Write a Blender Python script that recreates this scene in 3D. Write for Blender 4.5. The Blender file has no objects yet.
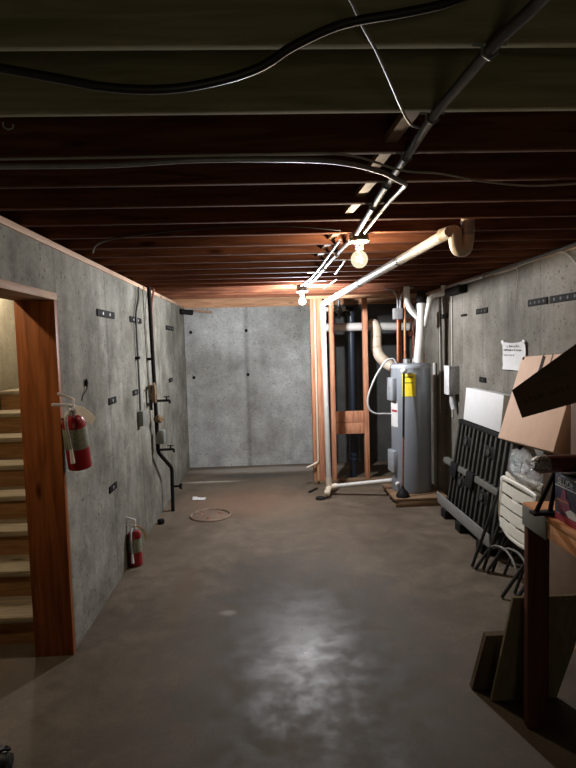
import bpy, bmesh, math, random
from mathutils import Vector, Matrix
random.seed(7)
S = bpy.context.scene
COL = S.collection
V = Vector

# ------------------------------------------------------------------ materials
def new_mat(name):
    m = bpy.data.materials.new(name); m.use_nodes = True
    nt = m.node_tree
    return m, nt, nt.nodes, nt.links, nt.nodes['Principled BSDF']

def plain(name, col, rough=0.5, metal=0.0, var=0.12, scale=18.0, bump=0.0, spec=0.5):
    """principled colour with a little procedural mottling"""
    m, nt, N, L, b = new_mat(name)
    tc = N.new('ShaderNodeTexCoord'); nz = N.new('ShaderNodeTexNoise')
    nz.inputs['Scale'].default_value = scale; nz.inputs['Detail'].default_value = 5
    L.new(tc.outputs['Object'], nz.inputs['Vector'])
    r = N.new('ShaderNodeValToRGB')
    r.color_ramp.elements[0].position = 0.3; r.color_ramp.elements[1].position = 0.7
    r.color_ramp.elements[0].color = [c * (1 - var) for c in col] + [1]
    r.color_ramp.elements[1].color = [min(1, c * (1 + var)) for c in col] + [1]
    L.new(nz.outputs['Fac'], r.inputs['Fac']); L.new(r.outputs['Color'], b.inputs['Base Color'])
    b.inputs['Roughness'].default_value = rough; b.inputs['Metallic'].default_value = metal
    b.inputs['Specular IOR Level'].default_value = spec
    if bump:
        bp = N.new('ShaderNodeBump'); bp.inputs['Strength'].default_value = bump; bp.inputs['Distance'].default_value = 0.01
        L.new(nz.outputs['Fac'], bp.inputs['Height']); L.new(bp.outputs['Normal'], b.inputs['Normal'])
    return m

def wood(name, dark, light, grain=(1, 1, 1), rough=0.6, knots=True, bump=0.15):
    """stretched-noise timber; grain = scale per axis (small along the fibres)"""
    m, nt, N, L, b = new_mat(name)
    g = N.new('ShaderNodeNewGeometry'); mp = N.new('ShaderNodeMapping'); mp.inputs['Scale'].default_value = grain
    L.new(g.outputs['Position'], mp.inputs['Vector'])
    n1 = N.new('ShaderNodeTexNoise'); n1.inputs['Scale'].default_value = 6; n1.inputs['Detail'].default_value = 7
    n1.inputs['Distortion'].default_value = 0.8
    L.new(mp.outputs['Vector'], n1.inputs['Vector'])
    r = N.new('ShaderNodeValToRGB'); r.color_ramp.elements[0].position = 0.3; r.color_ramp.elements[1].position = 0.68
    r.color_ramp.elements[0].color = (*dark, 1); r.color_ramp.elements[1].color = (*light, 1)
    L.new(n1.outputs['Fac'], r.inputs['Fac'])
    out = r.outputs['Color']
    if knots:
        vo = N.new('ShaderNodeTexVoronoi'); vo.inputs['Scale'].default_value = 3.1
        mp2 = N.new('ShaderNodeMapping'); mp2.inputs['Scale'].default_value = [0.45 + 0.55 * min(1, x / max(grain)) if x < max(grain) else 1.6 for x in grain]
        L.new(g.outputs['Position'], mp2.inputs['Vector']); L.new(mp2.outputs['Vector'], vo.inputs['Vector'])
        kr = N.new('ShaderNodeValToRGB'); kr.color_ramp.elements[0].position = 0.05; kr.color_ramp.elements[1].position = 0.11
        kr.color_ramp.elements[0].color = (0.3, 0.26, 0.22, 1); kr.color_ramp.elements[1].color = (1, 1, 1, 1)
        L.new(vo.outputs['Distance'], kr.inputs['Fac'])
        mx = N.new('ShaderNodeMix'); mx.data_type = 'RGBA'; mx.blend_type = 'MULTIPLY'; mx.inputs[0].default_value = 1
        L.new(out, mx.inputs[6]); L.new(kr.outputs['Color'], mx.inputs[7]); out = mx.outputs[2]
    L.new(out, b.inputs['Base Color'])
    b.inputs['Roughness'].default_value = rough; b.inputs['Specular IOR Level'].default_value = 0.10
    bp = N.new('ShaderNodeBump'); bp.inputs['Strength'].default_value = bump; bp.inputs['Distance'].default_value = 0.004
    L.new(n1.outputs['Fac'], bp.inputs['Height']); L.new(bp.outputs['Normal'], b.inputs['Normal'])
    return m

def concrete_wall(name, c0, c1, axis=1, seam=0.94, off=0.0, seam_dark=0.45, streak=0.5, pits=True):
    """poured wall: mottling, vertical streaks, pinholes, form-panel seams"""
    m, nt, N, L, b = new_mat(name)
    g = N.new('ShaderNodeNewGeometry'); pos = g.outputs['Position']
    def noise(scale, mscale=(1, 1, 1), det=6, rough=0.6):
        mp = N.new('ShaderNodeMapping'); mp.inputs['Scale'].default_value = mscale
        n = N.new('ShaderNodeTexNoise'); n.inputs['Scale'].default_value = scale; n.inputs['Detail'].default_value = det
        n.inputs['Roughness'].default_value = rough
        L.new(pos, mp.inputs['Vector']); L.new(mp.outputs['Vector'], n.inputs['Vector']); return n.outputs['Fac']
    def ramp(f, p0, p1, a, c):
        r = N.new('ShaderNodeValToRGB'); r.color_ramp.elements[0].position = p0; r.color_ramp.elements[1].position = p1
        r.color_ramp.elements[0].color = (*a, 1); r.color_ramp.elements[1].color = (*c, 1); L.new(f, r.inputs['Fac']); return r.outputs['Color']
    def mul(a, c, fac=1.0):
        mx = N.new('ShaderNodeMix'); mx.data_type = 'RGBA'; mx.blend_type = 'MULTIPLY'; mx.inputs[0].default_value = fac
        L.new(a, mx.inputs[6]); L.new(c, mx.inputs[7]); return mx.outputs[2]
    def math(op, *a):
        q = N.new('ShaderNodeMath'); q.operation = op
        for i, x in enumerate(a):
            if isinstance(x, (int, float)): q.inputs[i].default_value = x
            else: L.new(x, q.inputs[i])
        return q.outputs[0]
    base = ramp(noise(2.6, det=10, rough=0.74), 0.36, 0.64, c0, c1)
    ms = [7.0, 7.0, 7.0]; ms[2] = 0.45
    base = mul(base, ramp(noise(1.0, ms, 5), 0.34, 0.62, (0.60, 0.59, 0.56), (1, 1, 1)), streak)
    fine = noise(55, det=4)
    base = mul(base, ramp(fine, 0.3, 0.6, (0.78, 0.78, 0.77), (1, 1, 1)))
    big = noise(0.9, det=4)
    base = mul(base, ramp(big, 0.38, 0.58, (0.62, 0.61, 0.58), (1, 1, 1)))
    if pits:
        vo = N.new('ShaderNodeTexVoronoi'); vo.inputs['Scale'].default_value = 21; vo.inputs['Randomness'].default_value = 1
        L.new(pos, vo.inputs['Vector'])
        thr = math('MULTIPLY', noise(3.2), 0.46)
        pit = math('LESS_THAN', vo.outputs['Distance'], math('SUBTRACT', thr, 0.085))
        base = mul(base, ramp(pit, 0.4, 0.6, (1, 1, 1), (0.38, 0.37, 0.35)), 0.8)
    if seam:
        sp = N.new('ShaderNodeSeparateXYZ'); L.new(pos, sp.inputs[0])
        wob = math('MULTIPLY', math('SUBTRACT', noise(1.6, (1, 1, 2)), 0.5), 0.05)
        t = math('ADD', math('DIVIDE', math('SUBTRACT', math('ADD', sp.outputs[axis], wob), off), seam), 0.5)
        d = math('ABSOLUTE', math('SUBTRACT', math('FRACT', t), 0.5))
        base = mul(base, ramp(d, 0.004, 0.03, (seam_dark,) * 3, (1, 1, 1)))
    L.new(base, b.inputs['Base Color'])
    b.inputs['Roughness'].default_value = 0.85; b.inputs['Specular IOR Level'].default_value = 0.3
    bp = N.new('ShaderNodeBump'); bp.inputs['Strength'].default_value = 0.35; bp.inputs['Distance'].default_value = 0.006
    L.new(fine, bp.inputs['Height']); L.new(bp.outputs['Normal'], b.inputs['Normal'])
    return m

def floor_mat():
    m, nt, N, L, b = new_mat('floor_concrete')
    g = N.new('ShaderNodeNewGeometry'); pos = g.outputs['Position']
    def noise(scale, det=6, rough=0.6, dist=0.0):
        n = N.new('ShaderNodeTexNoise'); n.inputs['Scale'].default_value = scale; n.inputs['Detail'].default_value = det
        n.inputs['Roughness'].default_value = rough; n.inputs['Distortion'].default_value = dist
        L.new(pos, n.inputs['Vector']); return n.outputs['Fac']
    def ramp(f, p0, p1, a, c):
        r = N.new('ShaderNodeValToRGB'); r.color_ramp.elements[0].position = p0; r.color_ramp.elements[1].position = p1
        r.color_ramp.elements[0].color = (*a, 1); r.color_ramp.elements[1].color = (*c, 1); L.new(f, r.inputs['Fac']); return r.outputs['Color']
    def mixc(f, a, c, mode='MIX'):
        mx = N.new('ShaderNodeMix'); mx.data_type = 'RGBA'; mx.blend_type = mode
        if isinstance(f, float): mx.inputs[0].default_value = f
        else: L.new(f, mx.inputs[0])
        L.new(a, mx.inputs[6]); L.new(c, mx.inputs[7]); return mx.outputs[2]
    def blob(cx, cy, rx, ry, soft=0.5, wob=0.5):
        """0..1 mask of a stain with a ragged edge"""
        mp = N.new('ShaderNodeMapping'); mp.vector_type = 'POINT'
        mp.inputs['Location'].default_value = (-cx / rx, -cy / ry, 0); mp.inputs['Scale'].default_value = (1 / rx, 1 / ry, 0)
        L.new(pos, mp.inputs['Vector'])
        ln = N.new('ShaderNodeVectorMath'); ln.operation = 'LENGTH'; L.new(mp.outputs['Vector'], ln.inputs[0])
        ad = N.new('ShaderNodeMath'); ad.operation = 'MULTIPLY_ADD'; L.new(noise(3.5, 6), ad.inputs[0]); ad.inputs[1].default_value = wob; L.new(ln.outputs['Value'], ad.inputs[2])
        r = N.new('ShaderNodeMapRange'); r.inputs[1].default_value = 1 + wob * 0.5; r.inputs[2].default_value = 1 + wob * 0.5 - soft
        L.new(ad.outputs[0], r.inputs[0]); return r.outputs[0]
    base = ramp(noise(1.4, 8, 0.65, 0.4), 0.32, 0.68, (0.105, 0.078, 0.055), (0.185, 0.145, 0.105))
    base = mixc(1.0, base, ramp(noise(7, 9, 0.78), 0.36, 0.62, (0.58, 0.56, 0.54), (1, 1, 1)), 'MULTIPLY')
    base = mixc(1.0, base, ramp(noise(60, 3), 0.3, 0.6, (0.82, 0.82, 0.82), (1, 1, 1)), 'MULTIPLY')
    def c(col):
        q = N.new('ShaderNodeRGB'); q.outputs[0].default_value = (*col, 1); return q.outputs[0]
    def scaled(x, k):
        q = N.new('ShaderNodeMath'); q.operation = 'MULTIPLY'; L.new(x, q.inputs[0]); q.inputs[1].default_value = k; return q.outputs[0]
    base = mixc(scaled(blob(0.1, 1.3, 3.2, 2.9, 0.7, 0.7), 0.72), base, c((0.052, 0.042, 0.028)))     # weaker light on the near half, put into the colour
    base = mixc(scaled(blob(0.15, 3.2, 0.85, 1.5, 0.8, 0.7), 0.8), base, c((0.036, 0.033, 0.029)))      # darker middle
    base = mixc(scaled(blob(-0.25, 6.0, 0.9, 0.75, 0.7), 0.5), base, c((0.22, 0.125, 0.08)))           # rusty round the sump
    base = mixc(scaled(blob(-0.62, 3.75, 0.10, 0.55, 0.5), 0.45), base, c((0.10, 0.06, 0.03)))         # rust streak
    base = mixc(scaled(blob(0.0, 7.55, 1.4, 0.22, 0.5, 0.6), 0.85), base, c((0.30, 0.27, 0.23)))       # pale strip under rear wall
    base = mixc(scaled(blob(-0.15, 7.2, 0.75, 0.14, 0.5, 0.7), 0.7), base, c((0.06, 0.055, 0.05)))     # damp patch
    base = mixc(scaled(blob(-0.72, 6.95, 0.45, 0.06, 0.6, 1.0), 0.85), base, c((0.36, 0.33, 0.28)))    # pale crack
    base = mixc(scaled(blob(-0.3, 3.45, 0.07, 0.05, 0.6, 1.0), 0.5), base, c((0.30, 0.28, 0.24)))      # paint scuffs
    L.new(base, b.inputs['Base Color'])
    r = N.new('ShaderNodeMapRange'); r.inputs[1].default_value = 0.35; r.inputs[2].default_value = 0.65
    r.inputs[3].default_value = 0.40; r.inputs[4].default_value = 0.62
    L.new(noise(7, 7, 0.7), r.inputs[0])
    # polished lane in the middle, dull at the edges
    q = N.new('ShaderNodeMath'); q.operation = 'MULTIPLY_ADD'; L.new(blob(0.14, 3.05, 0.42, 0.85, 0.9, 0.6), q.inputs[0]); q.inputs[1].default_value = -0.30
    q.inputs[2].default_value = 0.14
    q2 = N.new('ShaderNodeMath'); q2.operation = 'ADD'; L.new(q.outputs[0], q2.inputs[0]); L.new(r.outputs[0], q2.inputs[1])
    L.new(q2.outputs[0], b.inputs['Roughness']); b.inputs['Specular IOR Level'].default_value = 0.33
    bp = N.new('ShaderNodeBump'); bp.inputs['Strength'].default_value = 0.30; bp.inputs['Distance'].default_value = 0.004
    L.new(noise(70, 6, 0.75), bp.inputs['Height']); L.new(bp.outputs['Normal'], b.inputs['Normal'])
    return m

def bulb_glass(name, col, strength, opacity):
    m, nt, N, L, b = new_mat(name); N.remove(b)
    out = [n for n in N if n.type == 'OUTPUT_MATERIAL'][0]
    t = N.new('ShaderNodeBsdfTransparent'); e = N.new('ShaderNodeEmission'); mx = N.new('ShaderNodeMixShader')
    e.inputs['Color'].default_value = (*col, 1); e.inputs['Strength'].default_value = strength
    mx.inputs[0].default_value = opacity
    L.new(t.outputs[0], mx.inputs[1]); L.new(e.outputs[0], mx.inputs[2]); L.new(mx.outputs[0], out.inputs['Surface'])
    return m

def plastic_film(name):
    m, nt, N, L, b = new_mat(name); N.remove(b)
    out = [n for n in N if n.type == 'OUTPUT_MATERIAL'][0]
    t = N.new('ShaderNodeBsdfTransparent'); t.inputs['Color'].default_value = (0.86, 0.86, 0.85, 1)
    gl = N.new('ShaderNodeBsdfGlossy'); gl.inputs['Roughness'].default_value = 0.12
    d = N.new('ShaderNodeBsdfDiffuse'); d.inputs['Color'].default_value = (0.6, 0.58, 0.56, 1)
    nz = N.new('ShaderNodeTexNoise'); nz.inputs['Scale'].default_value = 60
    bp = N.new('ShaderNodeBump'); bp.inputs['Strength'].default_value = 0.7; bp.inputs['Distance'].default_value = 0.01
    L.new(nz.outputs['Fac'], bp.inputs['Height']); L.new(bp.outputs['Normal'], gl.inputs['Normal'])
    m1 = N.new('ShaderNodeMixShader'); m1.inputs[0].default_value = 0.18
    m2 = N.new('ShaderNodeMixShader'); m2.inputs[0].default_value = 0.42
    L.new(gl.outputs[0], m1.inputs[1]); L.new(d.outputs[0], m1.inputs[2])
    L.new(t.outputs[0], m2.inputs[1]); L.new(m1.outputs[0], m2.inputs[2]); L.new(m2.outputs[0], out.inputs['Surface'])
    return m

M = {}
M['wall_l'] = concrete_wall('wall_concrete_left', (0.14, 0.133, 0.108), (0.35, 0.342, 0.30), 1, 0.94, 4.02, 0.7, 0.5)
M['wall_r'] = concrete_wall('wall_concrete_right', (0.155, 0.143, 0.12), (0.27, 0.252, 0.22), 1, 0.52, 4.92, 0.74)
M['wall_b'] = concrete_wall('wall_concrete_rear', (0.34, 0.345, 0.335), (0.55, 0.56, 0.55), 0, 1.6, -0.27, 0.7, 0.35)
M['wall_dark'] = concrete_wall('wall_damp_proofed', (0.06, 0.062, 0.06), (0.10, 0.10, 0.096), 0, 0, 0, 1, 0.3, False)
M['wall_s'] = concrete_wall('wall_stairwell', (0.36, 0.32, 0.235), (0.52, 0.47, 0.36), 1, 0, 0, 1, 0.4)
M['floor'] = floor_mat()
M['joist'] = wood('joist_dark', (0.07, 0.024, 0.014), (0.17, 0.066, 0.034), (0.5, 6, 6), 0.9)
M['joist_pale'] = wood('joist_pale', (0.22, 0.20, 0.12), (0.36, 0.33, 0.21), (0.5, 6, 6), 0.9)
M['sub'] = wood('subfloor_board', (0.05, 0.025, 0.018), (0.11, 0.055, 0.035), (5, 0.6, 5))
M['sill'] = wood('sill_timber', (0.34, 0.22, 0.15), (0.55, 0.38, 0.27), (6, 0.5, 6))
M['rim'] = wood('rim_timber', (0.36, 0.18, 0.095), (0.58, 0.33, 0.19), (0.5, 6, 6))
M['stud'] = wood('stud_timber', (0.34, 0.14, 0.075), (0.56, 0.27, 0.16), (6, 6, 0.5))
M['stud_pale'] = wood('stud_pale', (0.5, 0.3, 0.16), (0.68, 0.45, 0.26), (6, 6, 0.5))
M['jamb'] = wood('jamb_timber', (0.15, 0.045, 0.014), (0.34, 0.115, 0.036), (5, 5, 0.35), 0.45)
M['header'] = wood('header_timber', (0.26, 0.15, 0.085), (0.42, 0.27, 0.17), (5, 0.5, 5))
M['tread'] = wood('stair_tread', (0.25, 0.205, 0.135), (0.42, 0.35, 0.245), (0.6, 6, 6))
M['riser'] = wood('stair_riser', (0.22, 0.115, 0.045), (0.38, 0.21, 0.095), (0.6, 6, 6))
M['bench'] = wood('bench_timber', (0.40, 0.17, 0.07), (0.62, 0.31, 0.15), (5, 0.6, 5))
M['bench_leg'] = wood('bench_leg_timber', (0.06, 0.022, 0.012), (0.11, 0.042, 0.022), (6, 6, 0.5))
M['ply'] = wood('board_timber', (0.13, 0.105, 0.06), (0.19, 0.155, 0.095), (5, 5, 0.5))
M['ply_dark'] = wood('board_dark', (0.07, 0.05, 0.03), (0.12, 0.085, 0.055), (5, 5, 0.5))
M['pallet'] = wood('platform_timber', (0.14, 0.085, 0.05), (0.24, 0.155, 0.095), (0.6, 6, 6))
M['bridge'] = wood('bridging_timber', (0.22, 0.13, 0.085), (0.36, 0.23, 0.15), (5, 0.6, 5))
M['steel'] = plain('galvanised_steel', (0.33, 0.33, 0.34), 0.5, 0.6, 0.15, 30)
M['conduit_dark'] = plain('dull_conduit', (0.12, 0.12, 0.12), 0.5, 0.5, 0.2, 30)
M['iron'] = plain('black_iron', (0.011, 0.010, 0.009), 0.7, 0.0, 0.3, 40, 0, 0.08)
M['brass'] = plain('worn_brass', (0.16, 0.11, 0.06), 0.55, 0.3, 0.45, 40)
M['black'] = plain('black_plastic', (0.011, 0.011, 0.011), 0.6, 0, 0.2, 18, 0, 0.12)
M['black_rib'] = plain('black_ribbed_plastic', (0.04, 0.042, 0.037), 0.6, 0, 0.2, 18, 0, 0.2)
M['cable'] = plain('black_cable', (0.02, 0.02, 0.02), 0.45)
M['wire'] = plain('pale_wire', (0.42, 0.40, 0.36), 0.45)
M['pvc'] = plain('white_pipe', (0.48, 0.467, 0.44), 0.4, 0, 0.06)
M['pvc_cream'] = plain('cream_pipe', (0.58, 0.49, 0.38), 0.45, 0, 0.12, 8)
M['pvc_seam'] = plain('pipe_joint', (0.48, 0.36, 0.25), 0.55, 0, 0.15)
M['abs'] = plain('blue_black_pipe', (0.018, 0.026, 0.04), 0.35)
M['copper'] = plain('copper_pipe', (0.55, 0.24, 0.13), 0.4, 0.85, 0.2, 20)
M['rust'] = plain('rusty_pipe', (0.20, 0.07, 0.045), 0.7, 0.1, 0.4, 30)
M['heater'] = plain('heater_enamel', (0.20, 0.22, 0.245), 0.38, 0.15, 0.04, 6)
M['heater_panel'] = plain('heater_panel', (0.29, 0.31, 0.34), 0.4, 0.1, 0.05)
M['yellow'] = plain('yellow_label', (0.80, 0.62, 0.03), 0.5, 0, 0.06)
M['white'] = plain('white_card', (0.62, 0.62, 0.62), 0.6, 0, 0.03)
M['paper'] = plain('white_paper', (0.56, 0.555, 0.55), 0.8, 0, 0.05, 9)
M['ink'] = plain('grey_ink', (0.20, 0.20, 0.20), 0.8)
M['carton'] = plain('tan_cardboard', (0.58, 0.39, 0.28), 0.75, 0, 0.05, 10)
M['carton_brown'] = plain('brown_cardboard', (0.16, 0.09, 0.05), 0.8, 0, 0.12, 10)
M['carton_dark'] = plain('dark_cardboard', (0.12, 0.075, 0.045), 0.8, 0, 0.12, 10)
M['tape'] = plain('dark_tape', (0.015, 0.010, 0.009), 0.7, 0, 0.1, 18, 0, 0.1)
M['red'] = plain('extinguisher_red', (0.24, 0.008, 0.012), 0.28, 0, 0.06)
M['ext_label'] = plain('extinguisher_label', (0.20, 0.22, 0.17), 0.45, 0, 0.25, 60)
M['chrome'] = plain('bright_metal', (0.75, 0.75, 0.76), 0.25, 0.85)
M['tag'] = plain('inspection_tag', (0.88, 0.87, 0.87), 0.7, 0, 0.06)
M['tag_cream'] = plain('yellowed_tag', (0.74, 0.62, 0.40), 0.7)
M['hose'] = plain('grey_hose', (0.42, 0.42, 0.42), 0.5)
M['chairwhite'] = plain('white_moulded_plastic', (0.66, 0.64, 0.56), 0.45, 0, 0.05)
M['frame'] = plain('dark_tube', (0.05, 0.05, 0.05), 0.3, 0.6)
M['greyplate'] = plain('grey_plate', (0.17, 0.18, 0.165), 0.5, 0.3, 0.12)
M['greyrail'] = plain('grey_rail', (0.13, 0.13, 0.115), 0.5, 0.2, 0.15)
M['greytray'] = plain('grey_channel', (0.24, 0.24, 0.23), 0.5, 0.2, 0.1)
M['bluebox'] = plain('navy_print', (0.012, 0.012, 0.045), 0.4, 0, 0.3, 25)
M['redprint'] = plain('red_print', (0.35, 0.03, 0.05), 0.5, 0, 0.2)
M['plumprint'] = plain('plum_print', (0.22, 0.05, 0.10), 0.5, 0, 0.4, 40)
M['goldprint'] = plain('gold_print', (0.45, 0.2, 0.06), 0.5)
M['whiteprint'] = plain('white_print', (0.6, 0.6, 0.6), 0.6)
M['darkred'] = plain('maroon_wrap', (0.10, 0.02, 0.015), 0.35, 0, 0.3, 30)
M['silver'] = plain('silver_foil', (0.30, 0.28, 0.28), 0.25, 0.5, 0.95, 120, 0.8)
M['film'] = plastic_film('clear_film')
M['porcelain'] = plain('porcelain', (0.85, 0.80, 0.66), 0.3)
M['sump'] = plain('sump_lid', (0.15, 0.10, 0.07), 0.7, 0.1, 0.3, 20, 0.2)
M['sumprim'] = plain('sump_rim', (0.17, 0.115, 0.08), 0.8, 0, 0.4, 14, 0.2)
M['alu'] = plain('bare_aluminium', (0.72, 0.72, 0.73), 0.45, 0.25, 0.1)
M['mark'] = plain('dull_print', (0.075, 0.045, 0.027), 0.8)
M['glass1'] = bulb_glass('bulb_glass_warm', (1.0, 0.84, 0.58), 2.4, 0.25)
M['core1'] = bulb_glass('bulb_core_warm', (1.0, 0.86, 0.62), 30.0, 1.0)
M['glass2'] = bulb_glass('bulb_glass_cool', (0.86, 0.93, 1.0), 22.0, 0.4)
M['core2'] = bulb_glass('bulb_core_cool', (0.9, 0.95, 1.0), 60.0, 1.0)

# ------------------------------------------------------------------ mesh builder
def smooth_path(pts, n=6, closed=False):
    pts = [V(p) for p in pts]
    if len(pts) < 3: return pts
    out = []; m = len(pts)
    for i in range(m if closed else m - 1):
        p0 = pts[(i - 1) % m] if closed or i > 0 else pts[0]
        p1 = pts[i]; p2 = pts[(i + 1) % m]
        p3 = pts[(i + 2) % m] if closed or i + 2 < m else pts[-1]
        for k in range(n):
            t = k / n
            out.append(0.5 * ((2 * p1) + (p2 - p0) * t + (2 * p0 - 5 * p1 + 4 * p2 - p3) * t * t + (3 * p1 - p0 - 3 * p2 + p3) * t ** 3))
    if not closed: out.append(pts[-1])
    return out

def round_path(pts, rad=0.05, n=5):
    """straight runs with rounded corners"""
    pts = [V(p) for p in pts]; out = [pts[0]]
    for a, b, c in zip(pts, pts[1:], pts[2:]):
        d1 = (a - b); d2 = (c - b)
        r = min(rad, d1.length * 0.45, d2.length * 0.45)
        s, e = b + d1.normalized() * r, b + d2.normalized() * r
        for k in range(n + 1):
            t = k / n
            out.append((1 - t) ** 2 * s + 2 * t * (1 - t) * b + t * t * e)
    out.append(pts[-1]); return out

class MB:
    def __init__(s): s.bm = bmesh.new()
    def _face(s, vs):
        try: return s.bm.faces.new(vs)
        except ValueError: return None
    def box(s, x0, x1, y0, y1, z0, z1, bev=0.0):
        return s.obox((x0, y0, z0), (x1 - x0, 0, 0), (0, y1 - y0, 0), (0, 0, z1 - z0), bev)
    def obox(s, o, u, v, w, bev=0.0):
        o, u, v, w = V(o), V(u), V(v), V(w)
        if u.cross(v).dot(w) < 0: u, v = v, u
        vs = [s.bm.verts.new(o + a * u + b * v + c * w) for c in (0, 1) for b in (0, 1) for a in (0, 1)]
        fs = [s._face([vs[i] for i in f]) for f in ((0, 2, 3, 1), (4, 5, 7, 6), (0, 1, 5, 4), (2, 6, 7, 3), (0, 4, 6, 2), (1, 3, 7, 5))]
        if bev:
            es = list({e for f in fs for e in f.edges})
            bmesh.ops.bevel(s.bm, geom=es, offset=bev, segments=2, profile=0.5, affect='EDGES')
        return s
    def prism(s, pts, ext):
        """closed polygon pushed along ext"""
        pts = [V(p) for p in pts]; e = V(ext)
        a = [s.bm.verts.new(p) for p in pts]; b = [s.bm.verts.new(p + e) for p in pts]
        n = len(pts); s._face(a[::-1]); s._face(b)
        for i in range(n): s._face([a[i], a[(i + 1) % n], b[(i + 1) % n], b[i]])
        return s
    def tube(s, pts, r, seg=10, closed=False, cap=True, taper=None):
        pts = [V(p) for p in pts]
        q = [pts[0]]
        for p in pts[1:]:
            if (p - q[-1]).length > 1e-5: q.append(p)
        pts = q; n = len(pts)
        if n < 2: return s
        rings = []; nrm = None
        for i, p in enumerate(pts):
            if closed: t = pts[(i + 1) % n] - pts[(i - 1) % n]
            else: t = pts[min(i + 1, n - 1)] - pts[max(i - 1, 0)]
            t.normalize()
            if nrm is None:
                nrm = t.orthogonal().normalized()
            nrm = (nrm - t * nrm.dot(t))
            nrm = nrm.normalized() if nrm.length > 1e-6 else t.orthogonal().normalized()
            bn = t.cross(nrm)
            rr = r if taper is None else r * taper[min(i, len(taper) - 1)]
            rings.append([s.bm.verts.new(p + rr * (math.cos(a) * nrm + math.sin(a) * bn)) for a in (2 * math.pi * k / seg for k in range(seg))])
        m = n if closed else n - 1
        for i in range(m):
            A, B = rings[i], rings[(i + 1) % n]
            for k in range(seg): s._face([A[k], A[(k + 1) % seg], B[(k + 1) % seg], B[k]])
        if cap and not closed: s._face(rings[0][::-1]); s._face(rings[-1])
        return s
    def cyl(s, a, b, r, seg=16): return s.tube([a, b], r, seg)
    def lathe(s, prof, base, axis=(0, 0, 1), seg=28):
        """profile of (radius, height) turned round an axis through base"""
        ax = V(axis).normalized(); u = ax.orthogonal().normalized(); w = ax.cross(u); b = V(base)
        rings = []
        for r, h in prof:
            if r < 1e-6: rings.append([s.bm.verts.new(b + ax * h)])
            else: rings.append([s.bm.verts.new(b + ax * h + r * (math.cos(t) * u + math.sin(t) * w)) for t in (2 * math.pi * k / seg for k in range(seg))])
        for A, B in zip(rings, rings[1:]):
            for k in range(seg):
                k2 = (k + 1) % seg
                if len(A) == 1 and len(B) == 1: continue
                if len(A) == 1: s._face([A[0], B[k2], B[k]])
                elif len(B) == 1: s._face([A[k], A[k2], B[0]])
                else: s._face([A[k], A[k2], B[k2], B[k]])
        if len(rings[0]) > 1: s._face(rings[0][::-1])
        if len(rings[-1]) > 1: s._face(rings[-1])
        return s
    def ball(s, c, r, sc=(1, 1, 1), seg=16):
        m = Matrix.Translation(V(c)) @ Matrix.Diagonal((*[r * k for k in sc], 1))
        bmesh.ops.create_uvsphere(s.bm, u_segments=seg, v_segments=max(8, seg * 2 // 3), radius=1, matrix=m); return s
    def sheet(s, grid, thick):
        """grid of points (rows) given thickness thick (vector)"""
        t = V(thick); R, C = len(grid), len(grid[0])
        a = [[s.bm.verts.new(V(p)) for p in row] for row in grid]
        b = [[s.bm.verts.new(V(p) + t) for p in row] for row in grid]
        for i in range(R - 1):
            for j in range(C - 1):
                s._face([a[i][j], a[i + 1][j], a[i + 1][j + 1], a[i][j + 1]]); s._face([b[i][j], b[i][j + 1], b[i + 1][j + 1], b[i + 1][j]])
        rim = [(0, j) for j in range(C)] + [(i, C - 1) for i in range(1, R)] + [(R - 1, j) for j in range(C - 2, -1, -1)] + [(i, 0) for i in range(R - 2, 0, -1)]
        for (i, j), (k, l) in zip(rim, rim[1:] + rim[:1]): s._face([a[i][j], a[k][l], b[k][l], b[i][j]])
        return s
    def build(s, name, mat, parent=None, label=None, cat=None, group=None, kind=None, sharp=35):
        bmesh.ops.recalc_face_normals(s.bm, faces=s.bm.faces[:])
        xs = [v.co.copy() for v in s.bm.verts]
        lo = V([min(p[i] for p in xs) for i in range(3)]); hi = V([max(p[i] for p in xs) for i in range(3)])
        org = V(((lo.x + hi.x) / 2, (lo.y + hi.y) / 2, lo.z))
        bmesh.ops.translate(s.bm, verts=s.bm.verts[:], vec=-org)
        me = bpy.data.meshes.new(name); s.bm.to_mesh(me); s.bm.free()
        me.shade_smooth(); me.set_sharp_from_angle(angle=math.radians(sharp))
        me.materials.append(M[mat] if isinstance(mat, str) else mat)
        o = bpy.data.objects.new(name, me); COL.objects.link(o)
        if parent is not None:
            o.parent = parent; o.location = org - wloc(parent)
        else: o.location = org
        return tag(o, label, cat, group, kind)

def wloc(o):
    p = V(o.location)
    while o.parent is not None: o = o.parent; p += V(o.location)
    return p
def tag(o, label=None, cat=None, group=None, kind=None):
    if label: o['label'] = label
    if cat: o['category'] = cat
    if group: o['group'] = group
    if kind: o['kind'] = kind
    return o
def thing(name, loc, label, cat, group=None, kind=None):
    o = bpy.data.objects.new(name, None); COL.objects.link(o); o.location = loc; o.empty_display_size = 0.05
    return tag(o, label, cat, group, kind)
def copy_thing(root, delta, label=None):
    """copy of a thing, its parts and sub-parts, moved by delta"""
    r = root.copy(); COL.objects.link(r); r.location = V(root.location) + V(delta)
    if label: r['label'] = label
    for ch in list(root.children):
        c = ch.copy(); COL.objects.link(c); c.parent = r
        for g in list(ch.children):
            d = g.copy(); COL.objects.link(d); d.parent = c
    return r

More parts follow.
